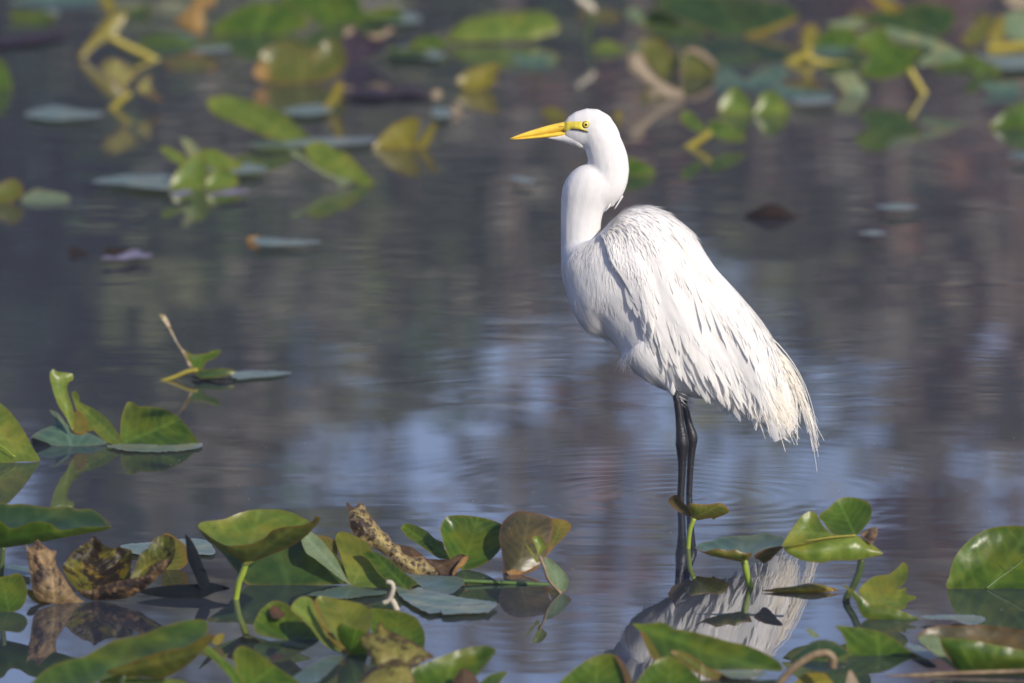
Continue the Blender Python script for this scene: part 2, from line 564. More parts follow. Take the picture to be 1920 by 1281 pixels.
TREES = [
    (-9.5, 90, 19, 'brown', 2600, .2, 3.0, .22, 'tall brown leaved tree left of a green one on the far bank'),
    (-7.0, 88, 17, 'olive', 3000, .2, 2.6, .20, 'olive leaved tree between two brown trees on the far bank'),
    (-4.8, 89, 15, 'brown', 2400, .2, 2.4, .22, 'thick brown tree with dense lower limbs on the far bank'),
    (-3.0, 87, 13.5, 'green', 2800, .2, 1.9, .16, 'slim green tree mirrored beside the pale sky gap'),
    (-1.4, 91, 12.0, 'green', 2000, .2, 1.7, .14, 'thin green sapling tree on the far bank'),
    (0.6, 88, 11.0, 'green', 2400, .2, 1.9, .15, 'short green tree below the sky gap on the far bank'),
    (2.3, 90, 11.8, 'brown', 2000, .2, 1.7, .16, 'sparse brown tree mirrored behind the white bird'),
    (4.9, 87, 17.5, 'russet', 1300, .3, 1.7, .26, 'russet tree with a bare reddish trunk on the far bank'),
    (6.6, 90, 14.0, 'brown', 700, .3, 1.7, .16, 'brown half bare tree right of the russet one'),
    (8.6, 88, 17.0, 'olive', 2400, .2, 2.4, .20, 'broad olive tree at the end of the bank row'),
    (-12, 88, 18, 'green', 2600, .2, 2.8, .2, 'broad green tree at the shaded end of the bank row'),
    (11, 90, 18, 'brown', 2200, .2, 2.6, .2, 'tall brown tree beyond the broad olive one'),
    (-6, 98, 15, 'ever', 5200, .1, 2.8, .2, 'dark evergreen standing behind the olive tree'),
    (-2.4, 99, 12.4, 'ever', 5200, .1, 2.6, .2, 'low dark evergreen behind the slim green tree'),
    (1.4, 98, 11.6, 'ever', 5200, .1, 2.6, .2, 'squat dark evergreen under the sky gap'),
    (4.4, 99, 12.4, 'ever', 5200, .1, 2.6, .2, 'dark evergreen behind the russet tree'),
    (8.0, 98, 13.5, 'ever', 5000, .1, 2.8, .2, 'dark evergreen behind the broad olive tree'),
    (-10.0, 99, 17, 'ever', 5200, .1, 2.8, .2, 'tallest dark evergreen behind the brown trees'),
    (-4.2, 104, 13.0, 'olive', 4200, .1, 2.8, .2, 'olive tree deep in the wood behind a brown one'),
    (-0.4, 103, 11.8, 'brown', 4200, .1, 2.8, .2, 'brown tree deep in the wood below the sky gap'),
    (3.0, 104, 12.0, 'green', 4200, .1, 2.8, .2, 'green tree deep in the wood behind the short green one'),
    (6.2, 104, 13.0, 'russet', 4200, .1, 2.8, .2, 'russet tree deep in the wood behind the evergreens'),
    (-8.0, 104, 15.5, 'brown', 4200, .1, 2.8, .2, 'brown tree deep in the wood behind the tallest evergreen'),
    (-2.1, 85.6, 17.6, 'brown', 900, .35, 1.4, .13, 'tall slender nearly bare brown tree by the slim green one'),
    (-1.2, 86.2, 17.0, 'olive', 700, .35, 1.3, .10, 'tall thin bare stemmed olive tree in the sky gap'),
    (-0.2, 85.4, 18.0, 'brown', 330, .45, 1.4, .14, 'tallest slender brown tree in the middle of the sky gap'),
    (1.1, 86.4, 16.5, 'brown', 220, .5, 1.3, .11, 'thin leaning brown tree in the sky gap'),
    (1.9, 85.7, 17.8, 'russet', 260, .45, 1.3, .13, 'slender russet tree mirrored under the bird tail'),
    (3.1, 86.3, 17.2, 'olive', 300, .45, 1.4, .12, 'slender olive tree between two brown trunks'),
    (3.9, 85.5, 18.0, 'brown', 300, .45, 1.4, .14, 'slender bare brown tree touching the russet tree'),
    (5.9, 86.0, 17.6, 'brown', 420, .45, 1.4, .13, 'slender brown tree right beside the russet tree'),
    (-3.9, 86.0, 17.8, 'olive', 1100, .35, 1.5, .14, 'slender olive tree left of the slim green one'),
    (9.8, 104, 14.0, 'brown', 4200, .1, 2.8, .2, 'brown tree deep in the wood behind the broad olive one'),
]
for i, a in enumerate(TREES):
    tree(*a, seed=100 + i)


def shrub(x, y, h, rx, kind, label, seed):
    rg = random.Random(seed)
    root = empty('bank_shrub', (x, y, 0.6))
    tag(root, label, 'shrub', 'shrubs along the far bank')
    V, Fc = [], []
    for i in range(9):
        a = rg.uniform(0, 6.28)
        e = Vector((math.cos(a) * rx * rg.uniform(.3, .8), math.sin(a) * rx * rg.uniform(.3, .8), h * rg.uniform(.5, .9)))
        v, f = tube_mesh([Vector((0, 0, -.4)), e * .5 + Vector((0, 0, .2)), e], [.06, .04, .012], 6)
        o = len(V)
        V += v
        Fc += [tuple(k + o for k in q) for q in f]
    mesh_obj('stems', V, Fc, BARK, root)
    V, Fc = [], []
    for i in range(2600):
        a, b, r = rg.uniform(0, 6.28), rg.uniform(0, 1), rg.uniform(.55, 1)
        p = Vector((math.cos(a) * rx * r * math.sqrt(1 - b * b), math.sin(a) * rx * r * math.sqrt(1 - b * b), h * b * r))
        p *= 1 + .25 * noise.noise(p * 1.3 + Vector((seed, 0, 0)))
        s = rg.uniform(.1, .2)
        n_ = Vector((rg.uniform(-1, 1), rg.uniform(-1, 1), rg.uniform(-1, 1))).normalized()
        bb = n_.orthogonal().normalized()
        cc = n_.cross(bb)
        o = len(V)
        V += [p - bb * s, p - cc * s * .6, p + bb * s, p + cc * s * .6]
        Fc.append((o, o + 1, o + 2, o + 3))
    mesh_obj('foliage', V, Fc, FM[kind], root, smooth=False)


SHR = ['dense olive shrub at the water edge of the far bank', 'low green shrub under the brown trees on the bank',
       'russet shrub beside the slim green bank tree', 'rounded green shrub below the sky gap on the bank',
       'wide brown shrub on the bank behind the bird', 'olive shrub at the foot of the russet tree',
       'green shrub under the broad olive bank tree', 'brown shrub at the end of the bank row']
for i, lab in enumerate(SHR):
    shrub(-10.5 + i * 3, 85.3 + (i % 3) * .9, 3.2 + (i * 37 % 5) * .5, 2.3, ['olive', 'green', 'russet', 'green', 'brown', 'olive', 'green', 'brown'][i], lab, 40 + i)

# ------------------------------------------------------------------ pond lily leaves
CROPS = {'c3': (0, 560, .3123), 'c4': (0, 920, .2917), 'c5': (480, 920, .3229), 'c6': (1040, 900, .2973),
         'c7': (1440, 900, .2974), 'b1': (0, 0, .25), 'b2': (440, 0, .2604), 'b3': (820, 0, .2604),
         'b4': (1160, 0, .25), 'b5': (1480, 0, .25), 'b6': (0, 160, .281), 'b7': (420, 160, .2654), 'px': (0, 0, 1.0)}


def cv(crop, pts):
    x, y, s = CROPS[crop]
    return [(x + p[0] * s, y + p[1] * s) for p in pts]


def edge_dist(P, poly):
    A = np.array(poly)
    B = np.roll(A, -1, axis=0)
    d = np.full(len(P), 1e9)
    for a, b in zip(A, B):
        ab = b - a
        L = (ab * ab).sum() + 1e-9
        tt = np.clip(((P - a) @ ab) / L, 0, 1)
        q = a + tt[:, None] * ab
        d = np.minimum(d, np.hypot(*(P - q).T))
    return d


def inside(P, poly):
    A = np.array(poly)
    B = np.roll(A, -1, axis=0)
    c = np.zeros(len(P), bool)
    for a, b in zip(A, B):
        m = (a[1] > P[:, 1]) != (b[1] > P[:, 1])
        xx = (b[0] - a[0]) * (P[:, 1] - a[1]) / ((b[1] - a[1]) + 1e-12) + a[0]
        c ^= m & (P[:, 0] < xx)
    return c


FLATZ = [0.003]
DROPS = []


def blade(name, poly, mat, parent, origin, y0, o, g=(0, -1.0), bulge=0.0, flat=None, wav=3.0, vo=None, step=4.5, rag=0.0):
    poly = catmull(poly, True, step)
    poly = [(float(p[0]), float(p[1])) for p in poly]
    rag = max(rag, .7 if step < 5 else 0, 2.2 if flat else 0)
    if rag:
        poly = [(p[0] + rag * noise.noise(Vector((p[0] * .23, p[1] * .23, 1))), p[1] + rag * noise.noise(Vector((p[0] * .23, p[1] * .23, 9)))) for p in poly]
    A = np.array(poly)
    lo, hi = A.min(0), A.max(0)
    size = float(max(hi - lo))
    sp = max(step * 1.15, size / 34)
    gy = sp * (0.5 if flat else 1)
    gx, gyv = np.meshgrid(np.arange(lo[0], hi[0], sp), np.arange(lo[1], hi[1], gy))
    gx = gx + (np.arange(gx.shape[0]) % 2)[:, None] * sp / 2
    G = np.stack([gx.ravel(), gyv.ravel()], 1)
    G = G[inside(G, poly)]
    if len(G):
        G = G[edge_dist(G, poly) > sp * .45]
    pts = [Vector(p) for p in poly] + [Vector((p[0], p[1])) for p in G]
    n = len(poly)
    vo_, ed_, fo_, *_r = delaunay_2d_cdt(pts, [], [list(range(n))], 1, 1e-4)
    P = np.array([(p.x, p.y) for p in vo_])
    d = edge_dist(P, poly)
    half = max(2.0, min(hi - lo) * .45)
    e = np.clip(d / half, 0, 1)
    prof = 1 - (1 - e) ** 2
    V = []
    if flat:
        FLATZ[0] += 0.0004
        z0 = FLATZ[0] if flat is True else flat
    seed = hash((round(poly[0][0]), round(poly[0][1]))) % 97
    for (u, v), pr in zip(P, prof):
        nz = noise.noise(Vector((u / 38, v / 38, seed))) + .5 * noise.noise(Vector((u / 15, v / 15, seed + 3)))
        if flat:
            q = water_pt(u, v, z0 + .0018 * max(0, nz + .35) * (1 - pr) ** 2)
        else:
            y = y0 + (g[0] * (u - o[0]) + g[1] * (v - o[1]) + bulge * pr + wav * nz) * .001
            q = at_y(u, v, y)
        V.append(q)
    ob = mesh_obj(name, V, [tuple(f) for f in fo_ if len(f) >= 3], mat, parent, True, origin)
    me = ob.data
    at = me.attributes.new('edge', 'FLOAT', 'POINT')
    at.data.foreach_set('value', np.clip(d / 7.0, 0, 1).astype(np.float32))
    vo = vo or o
    ctr = A.mean(0)
    ax = ctr - np.array(vo)
    if flat: ax = ax * np.array([1, 6])
    ax = ax / (np.linalg.norm(ax) + 1e-6)
    rel = (P - np.array(vo)) * (np.array([1, 6]) if flat else 1)
    U = np.stack([rel @ ax, rel @ np.array([-ax[1], ax[0]])], 1) / max(size, 1)
    uvl = me.uv_layers.new(name='UVMap')
    li = np.zeros(len(me.loops), np.int32)
    me.loops.foreach_get('vertex_index', li)
    uvl.data.foreach_set('uv', U[li].astype(np.float32).ravel())
    return ob


def stem(name, pts, rad, mat, parent, origin, y0, o, g=(0, 0), taper=1.0, sink=True, seg=10, gs=None):
    pts = [(p[0], p[1], p[2] if len(p) > 2 else 0.0) for p in pts]
    sm = catmull([(p[0], p[1], p[2]) for p in pts], False, 4.0)
    W = []
    for p in sm:
        y = y0 + (g[0] * (p[0] - o[0]) + g[1] * (p[1] - o[1]) + p[2]) * .001
        W.append(at_y(p[0], p[1], y))
    if sink:
        dd = (W[-1] - W[-2]).normalized()
        W += [W[-1] + dd * .03, W[-1] + dd * .06 + Vector((0, 0, -.05))]
    sc = (y0 + DIST) / F
    n = len(W)
    rr = [rad * sc * (1 + (taper - 1) * i / (n - 1)) for i in range(n)]
    V, Fc = tube_mesh(W, rr, seg)
    return mesh_obj(name, V, Fc, mat, parent, True, origin)


def leaf(name, label, crop, base, parts, stems=(), cat='leaf', group=None, mat='green', g=(0, -1.0), step=4.5, drops=None, wv=None):
    """base: crop point where the leaf (or its stem) meets the water."""
    (bu, bv), = cv(crop, [base])
    y0 = water_y(bv if wv is None else cv(crop, [(0, wv)])[0][1])
    root_loc = at_y(bu, bv, y0)
    root_loc.z = max(0.0, min(root_loc.z, .02))
    many = len(parts) + len(stems) + (1 if drops else 0) > 1
    root = empty(name, root_loc) if many else None
    made = None
    blades = []
    for p in parts:
        p = dict(p)
        pl = cv(p.get('c', crop), p['p'])
        o = cv(crop, [p['o']])[0] if 'o' in p else (bu, bv)
        y = y0 + p.get('dy', 0) * .001
        made = blade(p.get('n', 'blade') if many else name, pl, LM[p.get('m', mat)], root, root_loc, y, o,
                     p.get('g', g), p.get('b', 0.0), p.get('flat'), p.get('w', 3.0),
                     cv(crop, [p['vo']])[0] if 'vo' in p else None, step, p.get('rag', 0.0))
        blades.append(made)
    for s in stems:
        s = dict(s)
        pl = cv(s.get('c', crop), [(q[0], q[1]) for q in s['p']])
        pl = [(a[0], a[1], q[2] if len(q) > 2 else 0.0) for a, q in zip(pl, s['p'])]
        o = cv(crop, [s['o']])[0] if 'o' in s else (bu, bv)
        made = stem(s.get('n', 'stem') if many else name, pl, s['r'] * CROPS[s.get('c', crop)][2], SM[s.get('m', 'lime')], root,
                    root_loc, y0 + s.get('dy', 0) * .001, o, s.get('g', (0, 0)), s.get('t', 1.0), s.get('sink', True))
    if drops:
        rg = random.Random(int(bu) * 7 + 3)
        V, Fc = [], []
        sc = (y0 + DIST) / F
        tv, tp = [], []
        for ch in blades:
            k0 = len(tv)
            tv += [v_.co + root_loc for v_ in ch.data.vertices]
            tp += [tuple(i_ + k0 for i_ in p_.vertices) for p_ in ch.data.polygons]
        bvh = BVHTree.FromPolygons(tv, tp)
        for (du, dv, spr, cnt, gg, oo) in drops:
            (cu, cvv), = cv(crop, [(du, dv)])
            for k in range(cnt):
                u, v = cu + rg.gauss(0, spr), cvv + rg.gauss(0, spr * .6)
                d_ = ray(u, v).normalized()
                c, nh, ih, dh = bvh.ray_cast(CAM, d_)
                if c is None: continue
                c = c - d_ * .0004
                r = sc * rg.uniform(.5, 1.5)
                o_ = len(V)
                for i in range(5):
                    th = math.pi * i / 4
                    for j in range(8):
                        ph = 2 * math.pi * j / 8
                        V.append(c + Vector((math.sin(th) * math.cos(ph), math.cos(th), math.sin(th) * math.sin(ph))) * r)
                for i in range(4):
                    for j in range(8):
                        a, b = o_ + i * 8 + j, o_ + i * 8 + (j + 1) % 8
                        Fc.append((a, b, b + 8, a + 8))
        d = mesh_obj('dew_drops', V, Fc, DROP, root, True, root_loc)
        d['kind'] = 'stuff'
    top = root or made
    tag(top, label, cat, group)
    return top


def P(p, m=None, **k):
    d = dict(p=p, **k)
    if m: d['m'] = m
    return d


# ---- leaves round the bird, traced to the water line they stand in
NEAR = 'lily leaves round the bird'
leaf('lily_leaf', 'pale yellow green leaf standing half out of water with a diagonal midrib', 'c3', (60, 985), [
    P([(-140, 760), (-60, 650), (0, 628), (60, 680), (120, 755), (170, 840), (200, 900), (240, 972), (160, 978), (60, 986), (0, 1000), (-60, 1000), (-120, 900)],
      'fresh', b=18, vo=(-60, 820), g=(0.2, -1.0))],
     [dict(p=[(-40, 855, -4), (20, 895, -4), (90, 950, -4)], r=5, m='lime', n='midrib', g=(0.2, -1.0), sink=False)], group=NEAR,
     drops=[(60, 820, 22, 40, (0.2, -1.0), (60, 985))])

leaf('torn_lily_leaf', 'torn green leaf with one tall notched strap rising beside a dark floating half', 'c3', (430, 885), [
    P([(300, 440), (320, 422), (350, 440), (437, 452), (437, 490), (415, 500), (402, 530), (408, 570), (425, 620), (445, 690), (445, 780), (432, 792), (400, 720), (350, 640), (320, 560), (300, 480)],
      'fresh', b=6, g=(.3, -.6)),
    P([(440, 690), (480, 680), (525, 740), (525, 795), (500, 815), (440, 800)], 'olive', g=(.2, -1.2)),
    P([(185, 835), (240, 790), (330, 755), (330, 720), (295, 668), (350, 690), (420, 770), (540, 810), (640, 862), (600, 880), (420, 888), (310, 880), (240, 860)],
      'teal', n='floating_blade', g=(0, -1.6), b=-8),
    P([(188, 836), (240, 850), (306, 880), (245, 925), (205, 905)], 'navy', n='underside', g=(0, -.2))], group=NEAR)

leaf('lily_leaf', 'green leaf with one half standing like a sail over a wet pale front edge', 'c3', (735, 885), [
    P([(430, 565), (450, 553), (480, 590), (480, 620), (560, 660), (630, 710), (690, 780), (735, 850), (737, 880), (660, 872), (600, 830), (560, 790), (530, 800), (515, 760), (490, 700), (460, 670), (440, 610)],
      'fresh', b=10, g=(-.5, -1.1)),
    P([(735, 880), (722, 800), (728, 720), (745, 660), (765, 622), (800, 622), (830, 645), (900, 648), (980, 660), (1060, 700), (1120, 760), (1170, 830), (1195, 872), (1100, 890), (960, 892), (820, 890)],
      'green', b=22, g=(0, -1.4), vo=(735, 870)),
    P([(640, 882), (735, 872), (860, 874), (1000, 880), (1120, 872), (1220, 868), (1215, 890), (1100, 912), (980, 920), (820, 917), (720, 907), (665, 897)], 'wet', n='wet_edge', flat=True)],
     group=NEAR, drops=[(770, 660, 6, 10, (0, -1.4), (735, 885))])

leaf('torn_lily_leaf', 'small torn leaf with a thin upright blade, alone on open water', 'c3', (1180, 490), [
    P([(955, 97), (985, 97), (1010, 130), (1040, 210), (1070, 270), (1110, 320), (1130, 370), (1158, 412), (1140, 412), (1100, 330), (1040, 230), (1000, 160)], 'olive', g=(.3, -.4)),
    P([(1110, 310), (1150, 335), (1230, 330), (1270, 315), (1325, 305), (1318, 335), (1280, 365), (1240, 375), (1215, 425), (1180, 430), (1150, 410)], 'green', g=(0, -.8), b=6),
    P([(1165, 428), (1240, 425), (1330, 420), (1400, 428), (1415, 440), (1385, 460), (1280, 478), (1200, 478)], 'dark', g=(0, -.6), b=-5),
    P([(1150, 466), (1300, 476), (1425, 478), (1400, 490), (1240, 492), (1170, 486)], 'navy', flat=True, n='dark_underside'),  # black strip lying flat on the water below the blade
    P([(1390, 447), (1500, 432), (1640, 434), (1750, 445), (1660, 465), (1540, 475), (1420, 485), (1390, 472)], 'wet', n='floating_edge', flat=True)],
    [dict(p=[(1185, 428), (1120, 440), (1050, 470), (965, 498)], r=14, m='yellow', t=.7)], group=NEAR)

leaf('lily_leaf', 'long wavy edged dark green leaf held just above the water beside brown curled leaves', 'c4', (120, 680), [
    P([(-90, 95), (0, 78), (70, 90), (130, 85), (210, 95), (290, 105), (360, 108), (430, 100), (500, 120), (580, 118), (640, 150), (690, 200), (718, 235), (640, 242), (480, 262), (300, 275), (100, 280), (-90, 280)],
      'dark', o=(120, 300), g=(0, -2.0), b=10),
    P([(-90, 190), (0, 195), (30, 215), (60, 240), (120, 235), (190, 205), (260, 200), (330, 215), (370, 250), (440, 250), (520, 235), (600, 235), (718, 235), (640, 262), (500, 287), (300, 325), (120, 355), (0, 372), (-90, 380)],
      'green', n='folded_front', o=(120, 300), g=(0, 1.2), b=-12)],
    [dict(p=[(20, 365), (10, 480), (-10, 680)], r=20, m='dark')], group=NEAR)

leaf('dead_leaf', 'tan brown dried leaf rolled into an upright cone at the water line', 'c4', (350, 730), [
    P([(165, 345), (185, 362), (215, 350), (240, 312), (280, 350), (330, 385), (362, 383), (355, 430), (370, 490), (420, 570), (470, 650), (520, 700), (572, 737), (480, 738), (350, 728), (250, 705), (215, 660), (200, 560), (180, 450), (172, 380)],
      'brown', b=-26, g=(.5, -.3), rag=1.5, w=5),
    P([(170, 640), (215, 640), (260, 700), (330, 728), (280, 735), (200, 700)], 'olive', g=(0, -.5), dy=4)], group='dead leaves round the bird')

leaf('dead_leaf', 'large decaying olive and brown leaf with a curled tan rim and ragged top', 'c4', (640, 705), [
    P([(400, 500), (440, 430), (500, 370), (560, 330), (605, 293), (640, 325), (700, 370), (770, 365), (845, 385), (852, 430), (840, 500), (832, 570), (760, 650), (680, 690), (580, 690), (500, 650), (440, 580)],
      'spotted', b=24, rag=2.5, g=(0, -.9), w=6),
    P([(835, 570), (870, 480), (900, 410), (960, 360), (980, 320), (1040, 285), (1110, 300), (1127, 370), (1110, 450), (1050, 520), (960, 590), (880, 640)],
      'spotted', b=16, rag=2, g=(-.3, -.9), w=6),
    P([(500, 640), (580, 640), (660, 612), (760, 582), (840, 567), (920, 548), (1000, 470), (1085, 438), (1062, 500), (980, 590), (900, 650), (820, 690), (700, 705), (600, 705), (540, 682)],
      'brown', n='curled_rim', b=-14, g=(-.3, .2), rag=1.5, dy=-18)], group='dead leaves round the bird')

leaf('lily_leaf', 'small yellow green leaf standing behind the large decaying leaf', 'c4', (1060, 545), [
    P([(1040, 290), (1080, 273), (1140, 310), (1195, 362), (1207, 460), (1150, 512), (1075, 548), (1045, 545), (1040, 400)], 'olive', g=(0, -.8), dy=60)], group=NEAR)
leaf('floating_leaf', 'pale wet leaf floating flat behind the dark pointed blade', 'c4', (1080, 365), [
    P([(780, 350), (960, 332), (1200, 310), (1330, 320), (1385, 402), (1300, 412), (1100, 392), (900, 410), (800, 382)], 'wet', flat=True)], group=NEAR)
leaf('dead_leaf', 'black rotten leaf lying on water with one pointed blade sticking up', 'c4', (1300, 690), [
    P([(1190, 280), (1225, 310), (1270, 390), (1310, 490), (1347, 585), (1335, 625), (1285, 625), (1240, 520), (1205, 440), (1195, 340)], 'navy', g=(.2, -.3), b=-5),
    P([(880, 650), (1000, 620), (1130, 605), (1280, 600), (1340, 590), (1400, 600), (1478, 630), (1380, 655), (1300, 690), (1150, 697), (1010, 682)], 'navy', n='floating_blade', g=(0, -.8), b=-8)],
    group='dead leaves round the bird')

leaf('cupped_lily_leaf', 'bright green cupped leaf with a browned rim lifted high on a lime stem', 'px', (442, 1124), [
    P([(372, 990), (376, 980), (390, 977), (410, 975), (425, 972), (443, 964), (467, 957), (496, 955), (525, 955.5), (550, 962), (565, 970), (582, 980), (560, 1000), (520, 1030), (480, 1050), (462, 1057), (430, 1035), (395, 1010)],
      'fresh', o=(462, 1057), g=(-.1, -1.5), b=26, vo=(462, 1057)),
    P([(425, 1026), (470, 1021), (495, 1010), (510, 995), (535, 988), (565, 985), (585, 978), (592, 968), (600, 970), (597, 980), (575, 1005), (545, 1025), (510, 1040), (480, 1052), (462, 1058), (445, 1046)],
      'olive', n='folded_front', o=(462, 1057), g=(-.1, 1.1), b=-14),
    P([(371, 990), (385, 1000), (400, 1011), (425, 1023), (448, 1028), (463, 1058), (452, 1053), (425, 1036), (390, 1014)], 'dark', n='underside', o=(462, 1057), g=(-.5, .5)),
    P([(456, 1057), (470, 1049), (489, 1041), (480, 1050), (466, 1060)], 'fresh', n='notch_tip', o=(462, 1057), g=(0, -.2), dy=-8)],
    [dict(p=[(462, 1055), (455, 1075), (447, 1095), (442, 1124)], r=6.2, m='lime')], group=NEAR,
    drops=[(500, 960, 14, 26, (-.1, -1.3), (462, 1057)), (395, 983, 8, 14, (-.1, -1.3), (462, 1057))])

leaf('lily_leaf', 'broad dark green leaf standing behind the bright cupped one', 'px', (540, 1097), [
    P([(388, 1008), (400, 1002), (450, 1000), (520, 990), (575, 995), (620, 1030), (650, 1065), (660, 1092), (640, 1095), (600, 1097), (540, 1099), (470, 1097), (456, 1088), (420, 1042)],
      'dark', b=20, g=(0, -.8), dy=0)], group=NEAR)

leaf('lily_leaf', 'pale green leaf with two raised paddle lobes and a floating dark flap', 'c5', (560, 560), [
    P([(262, 285), (290, 240), (320, 238), (370, 275), (420, 330), (470, 400), (500, 460), (535, 522), (560, 556), (480, 505), (400, 442), (340, 395), (290, 360)], 'pale', g=(.2, -1.0), b=8),
    P([(460, 280), (475, 245), (510, 238), (570, 260), (640, 300), (680, 350), (720, 430), (760, 520), (785, 575), (720, 592), (640, 582), (570, 556), (540, 530), (510, 440), (480, 350)],
      'fresh', g=(-.2, -1.2), b=12),
    P([(345, 265), (390, 262), (460, 290), (475, 330), (465, 380), (420, 340)], 'olive', g=(0, -.8), dy=50),
    P([(300, 605), (420, 572), (550, 548), (640, 575), (760, 582), (755, 602), (640, 612), (540, 627), (420, 622)], 'teal', n='floating_flap', flat=True)], group=NEAR)

leaf('lily_leaf', 'folded green leaf with a brown edge running into a pale wet blade on the water', 'c5', (880, 580), [
    P([(597, 357), (650, 345), (720, 370), (790, 410), (860, 475), (940, 540), (900, 560), (905, 595), (860, 575), (820, 552), (760, 525), (710, 482), (660, 412), (620, 377)], 'green', g=(-.4, -1.2), b=10, dy=-20),
    P([(810, 552), (900, 580), (960, 560), (1100, 600), (1250, 630), (1400, 650), (1290, 660), (1090, 672), (1080, 702), (1010, 712), (940, 682), (870, 640), (820, 590)], 'wet', n='wet_blade', flat=True),
    P([(870, 490), (1000, 490), (1150, 500), (1215, 515), (1200, 550), (1120, 602), (1000, 575), (940, 548), (900, 512)], 'teal', n='floating_blade', flat=True),
    P([(1070, 690), (1110, 668), (1250, 664), (1400, 655), (1370, 690), (1350, 707), (1200, 712), (1080, 716)], 'wet', n='wet_tip', flat=True)], group=NEAR)

leaf('dead_leaf', 'long spotted tan and yellow leaf dried into a crooked roll', 'c5', (960, 487), [
    P([(545, 105), (570, 100), (600, 73), (630, 78), (642, 120), (690, 180), (740, 240), (770, 258), (790, 300), (832, 318), (850, 360), (900, 385), (970, 385), (1000, 420), (1050, 450), (1085, 488), (980, 490), (880, 482), (830, 452), (760, 382), (690, 340), (620, 290), (560, 240), (540, 180)],
      'curl', b=-30, g=(.2, -.5), rag=3.0, w=7),
    P([(522, 78), (532, 68), (548, 85), (568, 108), (560, 130), (540, 120)], 'rust', g=(.2, -.5)),
    P([(955, 397), (1060, 400), (1140, 395), (1172, 370), (1234, 380), (1222, 420), (1180, 450), (1150, 492), (1080, 494), (1040, 445)], 'rust', n='curled_tip', g=(0, -.5), b=10, rag=2),
    P([(1142, 470), (1175, 420), (1205, 385), (1234, 380), (1222, 420), (1180, 455), (1150, 494), (1140, 494)], 'ochre', n='tip_edge', g=(0, -.5), dy=-8, rag=1.5),
    P([(815, 318), (900, 328), (970, 378), (1010, 420), (930, 395), (850, 375)], 'rust', g=(0, -.5), dy=25)], group='dead leaves round the bird')

leaf('lily_leaf', 'dark green leaf opened like a clam, next to the bronze leaf', 'c5', (1230, 460), [
    P([(840, 220), (870, 190), (920, 200), (990, 235), (1040, 280), (1085, 300), (1095, 340), (1130, 395), (1060, 392), (1000, 352), (940, 310), (880, 270)], 'green', g=(-.5, -1.0), b=9),
    P([(1080, 190), (1110, 150), (1180, 142), (1260, 148), (1350, 165), (1425, 195), (1428, 250), (1418, 340), (1350, 412), (1270, 452), (1200, 460), (1130, 402), (1095, 330), (1070, 230)], 'green', g=(0, -.9), b=18, vo=(1200, 450))],
    group=NEAR)

leaf('lily_leaf', 'shiny bronze brown leaf with a yellow green fold standing upright', 'c5', (1520, 485), [
    P([(1425, 200), (1465, 150), (1520, 120), (1600, 126), (1680, 145), (1717, 163), (1722, 220), (1702, 290), (1692, 370), (1640, 432), (1560, 472), (1440, 490), (1440, 440), (1425, 350), (1410, 270)], 'bronze', g=(0, -1.0), b=-18),
    P([(1715, 163), (1800, 175), (1832, 210), (1790, 270), (1730, 330), (1680, 390), (1692, 340), (1717, 240)], 'olive', n='yellow_fold', g=(.6, -1.0), o=(1640, 485)),
    P([(1455, 470), (1500, 455), (1560, 470), (1640, 430), (1625, 460), (1540, 490), (1470, 492)], 'ochre', n='crumpled_base', g=(0, -.4), dy=-10, rag=2)], group=NEAR,
    drops=[(1490, 170, 8, 16, (0, -1.0), (1520, 485)), (1620, 150, 10, 18, (0, -1.0), (1520, 485))])

leaf('water_plant_sprig', 'tiny fresh green sprig with three small leaves in front of the bronze leaf', 'c5', (1760, 590), [
    P([(1603, 272), (1640, 260), (1670, 290), (1692, 325), (1660, 362), (1640, 392), (1630, 340), (1615, 310)], 'fresh', g=(0, -.5), b=5, dy=-20),
    P([(1563, 300), (1600, 350), (1652, 412), (1630, 420), (1590, 360)], 'fresh', g=(0, -.5), dy=-20),
    P([(1675, 388), (1720, 405), (1780, 460), (1817, 520), (1800, 582), (1770, 586), (1720, 540), (1690, 480)], 'pale', g=(0, -.8), b=6, dy=-10)],
    [dict(p=[(1645, 380, -10), (1672, 440, -15), (1700, 520, -15), (1765, 592, -10)], r=9, m='tan')], cat='plant')

leaf('water_reed', 'straight green stem lying on the water below the bronze leaf', 'c5', (1480, 545), [],
     [dict(p=[(1195, 524), (1330, 530), (1480, 537), (1600, 543), (1720, 549)], r=11, m='green', sink=False)], cat='stalk')
leaf('dead_twig', 'short bone white broken stem poking up between green leaves', 'c5', (780, 690), [],
     [dict(p=[(755, 532), (785, 535), (797, 565), (785, 610), (770, 640), (735, 655)], r=15, m='bone', sink=False, n='bent_top'),
      dict(p=[(785, 635), (800, 655), (815, 690)], r=19, m='bone', n='stump')], cat='stalk')

